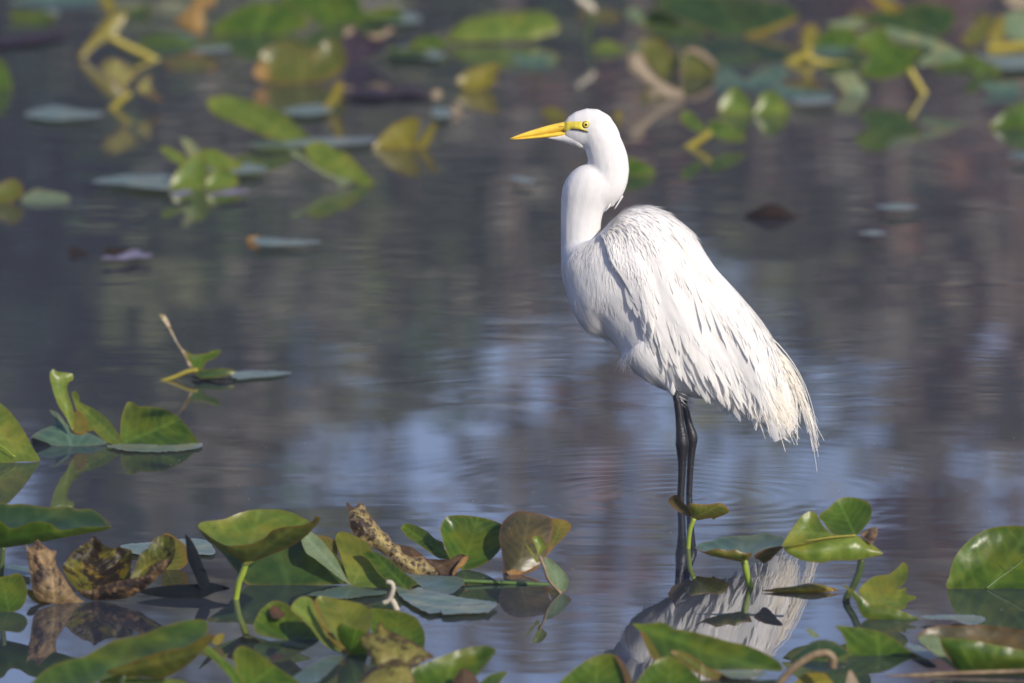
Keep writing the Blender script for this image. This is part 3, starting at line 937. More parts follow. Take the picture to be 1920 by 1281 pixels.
leaf('cupped_lily_leaf', 'glossy green leaf folded into three upright flaps beside the yellow dead leaf', 'c5', (540, 950), [
    P([(203, 690), (225, 640), (270, 614), (320, 625), (345, 680), (370, 750), (420, 840), (470, 900), (530, 955), (440, 927), (380, 880), (320, 800), (260, 740)], 'fresh', g=(.5, -1.0), b=10),
    P([(345, 632), (380, 612), (480, 630), (560, 645), (620, 660), (667, 700), (674, 760), (650, 830), (600, 900), (545, 950), (500, 900), (440, 840), (400, 760), (360, 695)], 'fresh', g=(0, -1.3), b=24, vo=(540, 950)),
    P([(470, 790), (500, 768), (560, 790), (632, 820), (627, 880), (652, 962), (590, 962), (540, 955), (500, 905), (475, 850)], 'green', n='folded_front', g=(0, .4), b=-8),
    P([(338, 640), (352, 640), (372, 690), (408, 760), (460, 850), (545, 945), (522, 953), (430, 862), (370, 772), (345, 690)], 'olive', n='crease', g=(.2, -.8), dy=-25)],
    group=NEAR, drops=[(410, 640, 8, 16, (0, -1.2), (540, 950)), (470, 690, 12, 24, (0, -1.2), (540, 950))])

leaf('lily_leaf', 'dull green leaf with a brown scar, half sunk beside the three flapped leaf', 'c5', (180, 868), [
    P([(-10, 765), (30, 690), (90, 645), (130, 640), (190, 665), (225, 705), (270, 755), (335, 812), (365, 872), (260, 882), (120, 862), (20, 838), (-10, 810)], 'green', g=(0, -1.3), b=14),
    P([(75, 690), (110, 668), (150, 690), (172, 720), (140, 745), (95, 735)], 'rust', n='scar', g=(0, -1.3), dy=-6, rag=3)], group=NEAR)
leaf('lily_leaf', 'smooth dark green leaf curving behind the blotched yellow dead leaf', 'c5', (800, 920), [
    P([(660, 690), (760, 690), (860, 705), (930, 740), (970, 800), (982, 860), (972, 915), (900, 925), (800, 910), (700, 880), (665, 800)], 'green', g=(0, -1.3), b=12)], group=NEAR)
leaf('dead_leaf', 'crumpled yellow dead leaf with brown blotches and a pointed fold', 'c5', (820, 1010), [
    P([(605, 862), (650, 825), (692, 830), (712, 762), (740, 790), (790, 820), (870, 855), (950, 900), (1010, 945), (1038, 967), (990, 987), (920, 1012), (840, 1010), (760, 1010), (710, 1012), (680, 990), (640, 930)],
      'blotch', g=(0, -1.0), b=-14, rag=3, w=7)], group='dead leaves round the bird')
leaf('lily_leaf', 'rounded deep green leaf with a yellow rim in front of the blotched dead leaf', 'c5', (1100, 1150), [
    P([(880, 1050), (980, 1005), (1060, 970), (1150, 935), (1250, 908), (1340, 901), (1392, 925), (1360, 980), (1310, 1040), (1270, 1090), (1220, 1150), (950, 1160), (870, 1120)], 'green', g=(0, -1.0), b=14)], group=NEAR)
leaf('dead_leaf', 'mottled yellow leaf turning brown at its humped top', 'c5', (740, 1180), [
    P([(570, 1160), (640, 1080), (720, 1020), (800, 973), (850, 985), (900, 1040), (925, 1170), (740, 1190)], 'blotch', g=(0, -.8), b=-14, rag=2)], group='dead leaves round the bird')
leaf('lily_leaf', 'slim green leaf tip lying low beside the rounded deep green leaf', 'c5', (1380, 1130), [
    P([(1290, 1140), (1340, 1080), (1400, 1055), (1462, 1053), (1420, 1110), (1380, 1150)], 'green', g=(0, -2.0))], group=NEAR)
leaf('dead_leaf', 'dark brown pointed leaf scrap in front of the rounded green leaf', 'c5', (1215, 1160), [
    P([(1125, 1160), (1180, 1050), (1215, 1033), (1260, 1060), (1305, 1160)], 'rust', g=(0, -.5), b=-6)], group='dead leaves round the bird')

leaf('lily_leaf', 'very long folded green leaf slanting up with yellowish wavy margins', 'c4', (700, 1290), [
    P([(180, 1290), (260, 1180), (350, 1120), (470, 1080), (540, 1068), (620, 1020), (740, 960), (900, 930), (1030, 880), (1130, 850), (1230, 828), (1320, 835), (1342, 870), (1325, 930), (1280, 985), (1150, 1040), (1030, 1100), (900, 1150), (700, 1200), (500, 1290)],
      'green', o=(700, 1180), g=(0, -2.0), b=16),
    P([(680, 1162), (800, 1120), (960, 1060), (1060, 1030), (1180, 1010), (1260, 970), (1362, 918), (1372, 950), (1310, 1020), (1240, 1090), (1150, 1160), (1050, 1210), (900, 1200), (750, 1185)],
      'olive', n='folded_front', o=(700, 1180), g=(0, .8), b=-12)],
    [dict(p=[(800, 1190), (780, 1240), (770, 1300)], r=18, m='dark')], group=NEAR)
leaf('lily_leaf', 'light green leaf tip poking out in front of the long folded leaf', 'c4', (900, 1300), [
    P([(608, 1150), (660, 1134), (760, 1150), (870, 1200), (1000, 1210), (1150, 1215), (1230, 1260), (1100, 1300), (700, 1290)], 'fresh', g=(0, -2.0))], group=NEAR)
leaf('leaf_scrap', 'small withered yellow leaf scrap at the end of the long folded leaf', 'c4', (1400, 1000), [
    P([(1385, 932), (1440, 918), (1432, 970), (1390, 995), (1365, 975)], 'yellow', g=(0, -.5)),
    P([(1290, 1100), (1340, 1080), (1395, 1120), (1380, 1150), (1310, 1150)], 'blotch', g=(0, -.5), dy=-20)], group='dead leaves round the bird')
leaf('lily_leaf', 'plain green leaf split in two lobes, crossing below the scarred leaf', 'c4', (1560, 1290), [
    P([(1500, 1060), (1520, 1015), (1555, 998), (1600, 1010), (1680, 1060), (1760, 1120), (1850, 1180), (1950, 1265), (1800, 1300), (1560, 1300), (1520, 1150)], 'green', g=(0, -1.1), b=12),
    P([(1300, 1012), (1340, 998), (1400, 1050), (1480, 1110), (1540, 1180), (1580, 1290), (1530, 1280), (1450, 1170), (1370, 1090)], 'green', g=(.5, -1.0), b=5)], group=NEAR)
leaf('floating_leaf', 'greyish green leaf edge floating flat under the three flapped leaf', 'c5', (350, 1040), [
    P([(200, 1095), (330, 1010), (440, 960), (505, 968), (440, 1040), (350, 1118), (230, 1140)], 'teal', flat=True)], group=NEAR)

leaf('cupped_lily_leaf', 'small olive two winged leaf on a lime stem in front of the black legs', 'c6', (842, 432), [
    P([(716, 130), (740, 102), (770, 96), (800, 130), (840, 175), (866, 225), (850, 238), (800, 212), (750, 182)], 'bronze', o=(878, 240), g=(-.4, .3), b=8),
    P([(845, 155), (860, 147), (960, 155), (1040, 144), (1075, 160), (1102, 200), (1060, 225), (1015, 240), (1002, 254), (990, 240), (900, 254), (872, 240), (850, 195)], 'olive', o=(878, 240), g=(.2, .7), b=-8)],
    [dict(p=[(880, 243), (858, 300), (847, 360), (842, 434)], r=15, m='lime')], group=NEAR)
leaf('cupped_lily_leaf', 'spreading bronze green saucer leaf on a thick lime stem beside the white reflection', 'c6', (1235, 675), [
    P([(885, 430), (930, 395), (1000, 383), (1060, 360), (1160, 352), (1240, 350), (1330, 333), (1390, 350), (1445, 362), (1440, 412), (1380, 424), (1300, 446), (1230, 490), (1190, 512), (1100, 480), (1000, 455), (940, 448)],
      'teal', o=(1195, 510), g=(0, -2.6), b=8),
    P([(888, 430), (940, 452), (1020, 435), (1090, 446), (1140, 440), (1190, 460), (1245, 465), (1222, 500), (1195, 517), (1100, 502), (1000, 482), (930, 460)], 'olive', n='front_rim', o=(1195, 510), g=(-.1, .8), b=-10),
    P([(1255, 480), (1320, 440), (1400, 420), (1443, 420), (1402, 462), (1362, 502), (1320, 527), (1290, 507)], 'bronze', n='drooping_lobe', o=(1195, 510), g=(.4, .6))],
    [dict(p=[(1195, 508), (1212, 590), (1236, 677)], r=22, m='lime')], group=NEAR)
leaf('floating_bud', 'yellow spindle shaped floating leaf roll touching the white reflection', 'c7', (240, 710), [
    P([(-40, 700), (60, 682), (150, 672), (255, 651), (340, 659), (442, 694), (380, 706), (260, 714), (100, 712)], 'yellow', g=(0, -.8), b=-16)], cat='leaf')

leaf('lily_leaf', 'long folded leaf with a pale notched end lying across the bird reflection', 'c6', (1000, 1235), [
    P([(488, 908), (560, 908), (650, 898), (700, 905), (760, 940), (860, 955), (980, 985), (1100, 1020), (1200, 1040), (1300, 1080), (1390, 1130), (1432, 1170), (1430, 1207), (1300, 1200), (1150, 1195), (1000, 1200), (880, 1190), (780, 1150), (670, 1140), (600, 1050), (540, 960)],
      'green', g=(0, -1.4), b=16, vo=(488, 908), dy=-10),
    P([(540, 960), (570, 968), (620, 1040), (668, 1132), (632, 1142), (590, 1080)], 'olive', n='curled_end', g=(0, -1.0), dy=-24),
    P([(728, 1078), (800, 1085), (900, 1130), (960, 1180), (1060, 1220), (1085, 1262), (960, 1250), (870, 1205), (790, 1142)], 'olive', n='folded_front', g=(0, -.5), dy=-36),
    P([(1000, 1185), (1100, 1172), (1250, 1200), (1345, 1225), (1230, 1252), (1100, 1245)], 'wet', n='wet_edge', flat=True)], group=NEAR,
    drops=[(935, 995, 4, 6, (0, -1.4), (1000, 1240)), (750, 960, 6, 8, (0, -1.4), (1000, 1240))])
leaf('lily_leaf', 'domed green leaf with a browned right rim below the reflected breast', 'c6', (260, 1320), [
    P([(10, 1320), (100, 1210), (180, 1150), (260, 1110), (330, 1097), (380, 1105), (430, 1150), (467, 1210), (490, 1320), (260, 1330)], 'green', g=(0, -1.1), b=10),
    P([(380, 1105), (430, 1150), (467, 1210), (490, 1320), (460, 1320), (430, 1215)], 'bronze', n='browned_rim', g=(0, -1.1), dy=-6)], group=NEAR)
leaf('lily_leaf', 'domed green leaf tucked under the long folded leaf', 'c6', (720, 1330), [
    P([(500, 1330), (570, 1200), (640, 1140), (720, 1114), (800, 1150), (870, 1210), (960, 1330), (720, 1340)], 'green', g=(0, -1.0), b=10)], group=NEAR)

leaf('cupped_lily_leaf', 'tall butterfly shaped green leaf with yellow creases on a dark crooked stem', 'c7', (490, 765), [
    P([(318, 225), (380, 178), (420, 140), (470, 111), (560, 114), (630, 140), (656, 190), (645, 250), (600, 310), (555, 350), (470, 352), (400, 335), (350, 270)], 'green', o=(550, 350), g=(0, -1.2), b=14, vo=(550, 350)),
    P([(93, 420), (112, 370), (150, 310), (200, 240), (260, 199), (300, 210), (340, 280), (405, 338), (480, 352), (550, 350), (400, 372), (300, 388), (200, 410)], 'fresh', o=(550, 350), g=(.1, -.9), b=12, rag=1.5, vo=(550, 350)),
    P([(95, 424), (200, 410), (300, 388), (400, 364), (552, 350), (600, 375), (660, 410), (724, 465), (640, 490), (550, 506), (420, 507), (340, 521), (270, 517), (200, 502), (140, 472)], 'fresh', n='front_lobe', o=(550, 350), g=(.1, -.3), b=-10, rag=1.2, vo=(550, 350)),
    P([(585, 345), (640, 305), (686, 298), (690, 340), (657, 404), (620, 380)], 'brown', n='withered_tip', o=(550, 350), g=(0, -.6), rag=1.5)],
    [dict(p=[(590, 500), (575, 580), (535, 675), (503, 725), (490, 768)], r=23, m='dark'),
     dict(p=[(552, 349, -6), (400, 362, -6), (240, 385, -6)], r=6, m='yellow', n='midrib', o=(550, 350), g=(.1, -.6), sink=False, t=.5)], group=NEAR,
    drops=[(200, 320, 12, 30, (.1, -.9), (550, 350))])
leaf('lily_leaf', 'light green curled leaf rising from a dark flat fold, below the butterfly leaf', 'c7', (640, 860), [
    P([(570, 700), (620, 640), (680, 605), (760, 595), (810, 560), (850, 519), (880, 540), (884, 590), (862, 650), (820, 690), (872, 680), (872, 720), (935, 735), (937, 750), (880, 772), (870, 805), (820, 820), (740, 810), (680, 810), (640, 790), (600, 750)], 'fresh', g=(0, -1.3), b=12),
    P([(472, 658), (530, 690), (590, 740), (650, 790), (700, 782), (800, 810), (900, 850), (1000, 890), (1092, 916), (1000, 932), (880, 925), (740, 895), (640, 880), (590, 850), (550, 760)], 'green', n='dark_fold', g=(0, -.2), b=-6, dy=-30)],
    group=NEAR)
leaf('lily_leaf', 'pointed dark green leaf standing like a fin at the water', 'c7', (700, 1110), [
    P([(428, 920), (520, 925), (640, 940), (740, 970), (820, 1020), (900, 1080), (995, 1132), (880, 1135), (720, 1125), (520, 1115), (490, 1020), (460, 960)], 'green', g=(0, -.9), b=8)], group=NEAR)
leaf('lily_leaf', 'blackish green leaf arching low over the water beside the fin shaped one', 'c7', (330, 1140), [
    P([(135, 1125), (200, 1070), (280, 1020), (350, 1005), (420, 1020), (480, 1060), (518, 1098), (440, 1132), (300, 1152), (170, 1152)], 'dark', g=(0, -1.5), b=-10),
    P([(238, 934), (280, 945), (325, 988), (300, 998), (260, 972)], 'pale', n='pale_tip', g=(0, -.6), dy=100)], group=NEAR)
leaf('lily_leaf', 'big round dark green leaf standing half sunk with its midrib showing', 'c7', (1450, 688), [
    P([(1145, 690), (1145, 600), (1165, 520), (1210, 440), (1280, 370), (1360, 320), (1450, 295), (1550, 289), (1640, 300), (1740, 340), (1800, 420), (1830, 520), (1840, 620), (1840, 700), (1500, 700)], 'green', g=(0, -.8), b=22, vo=(1400, 688))],
    [dict(p=[(1375, 685, -2), (1450, 625, -3), (1540, 560, 0), (1640, 480, 2)], r=5, m='green', n='midrib', g=(0, -.8), sink=False, t=.5),
     dict(p=[(1540, 560, 0), (1515, 520, 0), (1490, 480, 0)], r=4, m='green', n='midrib', g=(0, -.8), sink=False, t=.5)], group=NEAR,
    drops=[(1300, 500, 22, 50, (0, -.8), (1450, 688))])
leaf('cupped_lily_leaf', 'wide boat shaped leaf with a tan brown inner rim and green front', 'c7', (1400, 1200), [
    P([(943, 990), (990, 945), (1080, 917), (1200, 920), (1350, 915), (1480, 930), (1614, 950), (1760, 965), (1760, 1150), (1500, 1150), (1210, 1200), (1120, 1150), (1030, 1080), (970, 1030)], 'bronze', g=(0, -1.0), b=20),
    P([(946, 992), (1000, 980), (1060, 985), (1092, 1005), (1095, 1050), (1130, 1120), (1210, 1202), (1120, 1152), (1030, 1082), (970, 1032)], 'pale', n='pale_inner_end', g=(0, -.9), dy=-10),
    P([(1088, 1003), (1180, 998), (1300, 1013), (1450, 1043), (1614, 1073), (1760, 1085), (1760, 1205), (1500, 1203), (1210, 1203), (1150, 1130), (1110, 1060)], 'green', n='folded_front', g=(0, .2), b=-12, dy=-20)], group=NEAR,
    drops=[(1100, 960, 9, 16, (0, -1.0), (1400, 1200))])
leaf('stick', 'thin tan stick floating in front of the boat shaped leaf', 'c7', (1250, 1235), [],
     [dict(p=[(748, 1246), (900, 1236), (1100, 1224), (1300, 1216), (1500, 1210), (1800, 1200)], r=15, m='tan', sink=False)], cat='stick')
leaf('dead_twig', 'hooked tan dead stem arching over a bright yellow leaf scrap', 'c7', (60, 1330), [
    P([(140, 1330), (220, 1232), (310, 1214), (370, 1230), (420, 1330)], 'yellow', g=(0, -.8), dy=30)],
    [dict(p=[(408, 1190), (412, 1130), (375, 1095), (300, 1100), (220, 1140), (130, 1215), (40, 1320)], r=27, m='tan', t=.8)], cat='stalk')
leaf('leaf_scrap', 'narrow tan pointed leaf scrap beside the hooked dead stem', 'c7', (535, 1320), [
    P([(490, 1320), (508, 1200), (540, 1220), (580, 1320)], 'tan', g=(0, -.6))], group='dead leaves round the bird')
leaf('floating_leaf', 'pale wet leaf floating flat in front of the big round leaf', 'c7', (1170, 880), [
    P([(958, 862), (1100, 850), (1240, 852), (1340, 860), (1374, 880), (1330, 905), (1250, 912), (1180, 884), (1060, 880)], 'wet', flat=True)], group=NEAR)
leaf('floating_leaf', 'small wet leaf patch floating between the fin and boat shaped leaves', 'c7', (980, 1080), [
    P([(870, 1035), (960, 1048), (1065, 1118), (1010, 1130), (930, 1090)], 'wet', flat=True)], group=NEAR)
leaf('lily_leaf', 'blue green leaf leaning against the rolled tan dead leaf', 'c4', (60, 780), [
    P([(-90, 600), (-20, 562), (60, 545), (112, 529), (150, 560), (176, 640), (162, 720), (110, 772), (0, 792), (-90, 785)], 'green', g=(0, -1.4), b=10),
    P([(-60, 485), (60, 478), (130, 482), (185, 500), (185, 540), (60, 548), (-60, 545)], 'teal', n='floating_half', flat=True)], group=NEAR)

# ---- leaves on the far side of the pond behind the bird
FAR = 'lily leaves behind the bird'
S2 = dict(step=6.0, group=FAR)
leaf('lily_leaf', 'narrow yellow leaf bent over on a yellow stalk, mirrored in the water', 'b1', (600, 445), [
    P([(590, 430), (640, 340), (720, 240), (800, 150), (870, 110), (945, 92), (937, 150), (890, 230), (850, 290), (780, 312), (700, 370), (625, 440)], 'yellow', g=(.3, -.5), b=-8)],
    [dict(p=[(830, 285), (950, 350), (1060, 400), (1140, 440)], r=30, m='yellow')], **S2)
leaf('lily_leaf', 'mustard yellow curled leaf on a short bright stalk', 'b1', (850, 812), [
    P([(755, 500), (780, 450), (850, 435), (950, 470), (1030, 540), (1045, 580), (985, 600), (955, 680), (915, 695), (860, 620), (780, 570)], 'blotch', g=(.2, -.8), o=(950, 700)),
    P([(1005, 680), (1060, 600), (1110, 558), (1147, 565), (1130, 630), (1200, 720), (1230, 765), (1130, 745), (1060, 705)], 'blotch', g=(.2, -.8), o=(950, 700))],
    [dict(p=[(975, 700), (910, 750), (845, 808)], r=27, m='yellow')], **S2)
leaf('floating_leaf', 'lone pale leaf floating flat near the yellow stalked leaves', 'b1', (480, 860), [
    P([(180, 862), (300, 812), (420, 795), (560, 820), (775, 850), (700, 882), (480, 902), (300, 892)], 'wet', flat=True)], **S2)
leaf('lily_leaf', 'dark green leaf standing upright, cut by the frame beside open water', 'b1', (0, 665), [
    P([(-120, 480), (-60, 440), (10, 445), (55, 520), (84, 610), (86, 665), (-120, 670)], 'green', g=(0, -.6))], **S2)
leaf('floating_leaf', 'flat green leaf with a pale far edge floating beside the yellow bent leaf', 'b1', (1350, 360), [
    P([(1040, 300), (1150, 252), (1300, 268), (1450, 305), (1720, 340), (1725, 382), (1500, 408), (1250, 410), (1100, 380)], 'green', g=(0, -3.5)),
    P([(1420, 375), (1560, 350), (1730, 345), (1730, 378), (1560, 395)], 'wet', flat=True)], **S2)
leaf('lily_leaf', 'broad green leaf leaning back beyond the flat green one', 'px', (480, 64), [
    P([(395, 60), (430, 25), (470, 6), (520, 2), (560, 18), (580, 45), (545, 62), (470, 66)], 'green', g=(0, -1.2))], **S2)
leaf('dead_leaf', 'crumpled orange brown dead leaf standing among far green leaves', 'b1', (1470, 270), [
    P([(1308, 150), (1400, 80), (1450, 10), (1490, -40), (1630, -40), (1610, 40), (1530, 80), (1540, 200), (1495, 268), (1430, 235), (1350, 190)], 'ochre', g=(0, -.5), b=-10, rag=4)], step=6.0, group='dead leaves behind the bird')
leaf('lily_leaf', 'small yellow leaf tip hanging above the bent yellow leaf', 'b1', (830, 105), [
    P([(740, -40), (820, -30), (868, 55), (832, 104), (780, 60)], 'yellow', g=(0, -.6))], **S2)
leaf('floating_leaf', 'dark green floating leaf crossing the far corner of the pond', 'b1', (400, 20), [
    P([(60, 10), (300, -50), (700, -50), (725, 15), (560, 42), (300, 40)], 'teal', g=(0, -4.0))], **S2)
leaf('floating_leaf', 'tiny pale blue leaf patch on dark water in the far corner', 'b1', (380, 100), [
    P([(300, 98), (380, 72), (455, 98), (380, 130)], 'wet', flat=True)], **S2)
leaf('floating_leaf', 'dull purple leaf floating flat, cut by the frame edge', 'b1', (200, 300), [
    P([(-60, 290), (200, 262), (420, 238), (530, 255), (300, 312), (-60, 345)], 'plum', flat=True)], **S2)
leaf('lily_leaf', 'large green leaf curving down behind the heart shaped one', 'b2', (700, 190), [
    P([(330, 0), (450, -60), (800, -80), (885, -30), (918, 60), (912, 150), (820, 175), (700, 192), (600, 172), (480, 82)], 'green', g=(0, -1.6), b=10)], **S2)
leaf('lily_leaf', 'heart shaped olive leaf with an orange brown left margin', 'b2', (480, 605), [
    P([(180, 400), (240, 340), (330, 300), (420, 300), (480, 345), (560, 370), (620, 330), (660, 288), (730, 300), (792, 360), (803, 440), (770, 515), (680, 572), (560, 598), (400, 605), (260, 598), (190, 560)], 'olive', g=(0, -.8), b=14),
    P([(128, 520), (170, 455), (230, 450), (250, 520), (220, 590), (160, 570)], 'ochre', n='withered_margin', g=(0, -.8), dy=-20)], **S2)
leaf('dead_leaf', 'dark wilted leaf with two pale horned tips beside the heart shaped leaf', 'b2', (900, 445), [
    P([(770, 260), (810, 200), (870, 200), (930, 255), (980, 235), (1060, 245), (1110, 200), (1152, 210), (1130, 280), (1050, 350), (960, 425), (850, 445), (800, 400), (780, 330)], 'plum', g=(0, -.8), b=12),
    P([(772, 262), (812, 200), (860, 205), (850, 240), (800, 262)], 'tan', n='pale_tip', g=(0, -.8), dy=-8),
    P([(960, 245), (1040, 245), (1110, 198), (1154, 210), (1120, 240), (1040, 285), (980, 275)], 'tan', n='pale_tip', g=(0, -.8), dy=-8)], step=6.0, group='dead leaves behind the bird')
leaf('floating_leaf', 'pale blue grey leaf strip floating behind the horned dead leaf', 'b2', (1100, 130), [
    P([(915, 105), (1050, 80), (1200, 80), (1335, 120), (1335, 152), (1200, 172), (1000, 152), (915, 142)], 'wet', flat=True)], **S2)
leaf('floating_leaf', 'pale blue leaf strip floating between the horned leaf and the long green one', 'b2', (1300, 380), [
    P([(1090, 372), (1200, 340), (1400, 350), (1505, 390), (1480, 422), (1300, 412), (1130, 402)], 'wet', flat=True),
    P([(1250, 340), (1330, 270), (1450, 260), (1530, 300), (1510, 350), (1380, 350)], 'green', g=(0, -1.4))], **S2)
leaf('floating_leaf', 'dark purple brown painted reflection lying flat behind the yellow winged leaf', 'b2', (1130, 640), [  # dark flat patch painted in place of a reflection on the water
    P([(760, 660), (900, 635), (1100, 640), (1250, 628), (1400, 650), (1440, 672), (1350, 690), (1200, 684), (1000, 700), (850, 690)], 'plum', flat=True)], **S2)
leaf('lily_leaf', 'thin yellow curled edge rising from a pale floating leaf', 'b2', (640, 800), [
    P([(630, 770), (690, 690), (725, 600), (770, 588), (788, 640), (762, 720), (700, 782), (640, 805)], 'yellow', g=(0, -.8)),
    P([(340, 795), (500, 762), (640, 752), (705, 800), (560, 832), (400, 822)], 'wet', flat=True, n='floating_half')], **S2)
leaf('leaf_scrap', 'small blue and tan leaf scrap floating near the purple brown patch', 'b2', (1530, 820), [
    P([(1410, 800), (1460, 775), (1540, 780), (1570, 820), (1520, 850), (1440, 840)], 'wet', flat=True),
    P([(1570, 820), (1570, 745), (1600, 750), (1642, 800), (1620, 830)], 'tan', g=(0, -.6)),
    P([(1415, 690), (1440, 645), (1490, 650), (1480, 710), (1440, 720)], 'tan', g=(0, -.6), dy=200)], **S2)
leaf('lily_leaf', 'long bright green leaf slanting down to a pale floating tip', 'b7', (500, 410), [
    P([(-122, 110), (-100, 85), (0, 73), (100, 85), (220, 120), (330, 160), (430, 210), (500, 270), (570, 330), (615, 380), (540, 400), (430, 400), (320, 372), (200, 322), (100, 280), (0, 240), (-90, 190)], 'fresh', g=(-.4, -1.2), b=16),
    P([(400, 410), (600, 375), (800, 370), (1075, 370), (1040, 402), (850, 422), (600, 432), (430, 432)], 'wet', flat=True, n='floating_tip'),
    P([(160, 415), (280, 395), (420, 400), (420, 432), (260, 440)], 'teal', flat=True, n='floating_half')], **S2)
leaf('lily_leaf', 'light green leaf with a curled tip arching over its own reflection', 'b7', (900, 705), [
    P([(458, 482), (500, 458), (560, 490), (600, 540), (700, 600), (800, 640), (920, 670), (880, 700), (825, 722), (790, 672), (700, 632), (620, 582), (540, 522)], 'pale', g=(-.2, -.6), dy=-40),
    P([(570, 440), (640, 398), (720, 408), (780, 450), (880, 490), (950, 560), (1010, 630), (1065, 692), (980, 712), (900, 680), (780, 630), (680, 590), (600, 520)], 'fresh', g=(-.2, -1.3), b=10)], **S2)
leaf('lily_leaf', 'yellow olive leaf with two pointed wings standing on the water', 'b7', (1310, 445), [
    P([(1055, 445), (1100, 370), (1180, 290), (1260, 245), (1350, 223), (1387, 260), (1372, 330), (1325, 440), (1200, 452)], 'yellow', g=(0, -.5), b=10),
    P([(1310, 440), (1390, 380), (1440, 300), (1490, 258), (1507, 290), (1472, 370), (1432, 445), (1360, 455)], 'yellow', g=(-.3, -.4))], **S2)
leaf('floating_leaf', 'thin pale floating strip with a tan knob, alone on open water', 'b7', (380, 1110), [
    P([(200, 1085), (300, 1075), (450, 1088), (690, 1102), (600, 1120), (400, 1132), (250, 1130)], 'wet', flat=True),
    P([(155, 1105), (170, 1070), (215, 1058), (260, 1070), (245, 1105), (190, 1120)], 'ochre', n='tan_knob', g=(0, -.6), dy=0)], **S2)
leaf('lily_leaf', 'cluster leaf with two rounded green flaps and three lighter tips behind', 'b6', (1360, 695), [
    P([(1130, 695), (1150, 620), (1200, 550), (1270, 480), (1330, 458), (1385, 500), (1375, 600), (1355, 697)], 'fresh', g=(0, -.6), b=12),
    P([(1365, 660), (1400, 590), (1470, 550), (1540, 570), (1588, 620), (1580, 675), (1480, 697), (1380, 690)], 'fresh', g=(0, -.6), b=8),
    P([(1062, 420), (1100, 404), (1160, 430), (1230, 470), (1250, 540), (1190, 525), (1120, 482)], 'fresh', g=(0, -.6), dy=120),
    P([(1203, 350), (1240, 348), (1320, 410), (1340, 480), (1280, 490), (1230, 420)], 'pale', g=(0, -.6), dy=120),
    P([(1335, 440), (1430, 428), (1540, 480), (1620, 530), (1600, 560), (1500, 560), (1400, 550)], 'fresh', g=(0, -1.0), dy=150)], **S2)
leaf('floating_leaf', 'pale leaf floating flat behind the two flapped cluster leaf', 'b6', (1550, 565), [
    P([(1380, 545), (1550, 520), (1700, 530), (1790, 560), (1650, 588), (1450, 580)], 'wet', flat=True)], **S2)
leaf('floating_leaf', 'long pale grey leaf floating flat beside the two flapped cluster leaf', 'b6', (900, 645), [
    P([(605, 642), (800, 602), (950, 595), (1130, 602), (1140, 692), (950, 682), (800, 662)], 'wet', flat=True)], **S2)
leaf('floating_leaf', 'lilac leaf edge floating in front of the two flapped cluster leaf', 'b6', (1400, 722), [
    P([(1125, 722), (1250, 692), (1290, 715), (1180, 747)], 'lilac', flat=True),
    P([(1385, 732), (1500, 702), (1640, 690), (1668, 710), (1520, 737)], 'lilac', flat=True)], **S2)
leaf('lily_leaf', 'olive arched leaf with a pale floating lobe, cut by the frame', 'b6', (100, 785), [
    P([(-60, 690), (0, 660), (50, 630), (110, 628), (152, 680), (145, 740), (60, 788), (-60, 790)], 'olive', g=(0, -.8), b=8),
    P([(145, 745), (240, 690), (350, 710), (450, 730), (474, 760), (400, 787), (250, 784), (140, 780)], 'pale', g=(0, -3.5), n='floating_lobe')], **S2)
leaf('leaf_scrap', 'tiny red brown leaf scrap floating beside the lilac fragment', 'b6', (520, 1130), [
    P([(455, 1115), (490, 1078), (540, 1100), (590, 1118), (540, 1142), (490, 1144)], 'umber', g=(0, -1.0))], group='floating scraps', step=5)
leaf('leaf_scrap', 'lilac grey leaf fragment floating with a dark red corner', 'b6', (840, 1135), [
    P([(665, 1155), (700, 1140), (780, 1142), (830, 1120), (880, 1098), (930, 1100), (950, 1122), (1025, 1128), (985, 1150), (900, 1152), (840, 1164), (740, 1160)], 'lilac', flat=True),
    P([(690, 1118), (715, 1080), (790, 1092), (870, 1085), (850, 1112), (770, 1128)], 'umber', g=(0, -1.5), n='red_corner')], group='floating scraps', step=5)
leaf('lily_leaf', 'long rolled green leaf lying level above its dark mirror image', 'b3', (500, 318), [
    P([(78, 295), (100, 220), (200, 150), (350, 110), (550, 85), (720, 78), (820, 110), (873, 180), (872, 225), (780, 262), (680, 290), (550, 292), (350, 300), (200, 300)], 'fresh', g=(0, -1.4), b=-16)], **S2)
leaf('dead_twig', 'pale dead stem with a knobbed top rising from far water', 'b3', (1070, 300), [],
     [dict(p=[(1000, -20), (1050, 20), (1100, 55), (1115, 90)], r=34, m='bone', n='knob', sink=False), dict(p=[(1110, 80), (1105, 150), (1085, 220), (1070, 300)], r=24, m='dark')], cat='stalk')
leaf('lily_leaf', 'small bright yellow leaf bowl between long green leaf and bird bill', 'b3', (280, 650), [
    P([(138, 590), (200, 520), (300, 480), (445, 458), (432, 540), (412, 612), (340, 645), (230, 655)], 'yellow', g=(0, -.8), b=10)], **S2)
leaf('lily_leaf', 'green leaf with one silvery end behind the pale dead stem', 'b3', (1650, 240), [
    P([(1480, 110), (1540, 82), (1620, 80), (1700, 130), (1800, 200), (1830, 235), (1700, 240), (1560, 218), (1470, 190)], 'green', g=(-.3, -1.4), b=8),
    P([(1355, 90), (1420, 58), (1490, 90), (1500, 190), (1410, 152)], 'pale', n='silvery_end', g=(-.3, -1.4), o=(1650, 240))], **S2)
leaf('floating_leaf', 'pale green oval leaf floating beside the pale dead stem', 'b3', (1220, 370), [
    P([(1115, 362), (1160, 302), (1230, 290), (1320, 330), (1365, 350), (1290, 422), (1220, 445), (1150, 422)], 'fresh', g=(0, -2.5))], **S2)
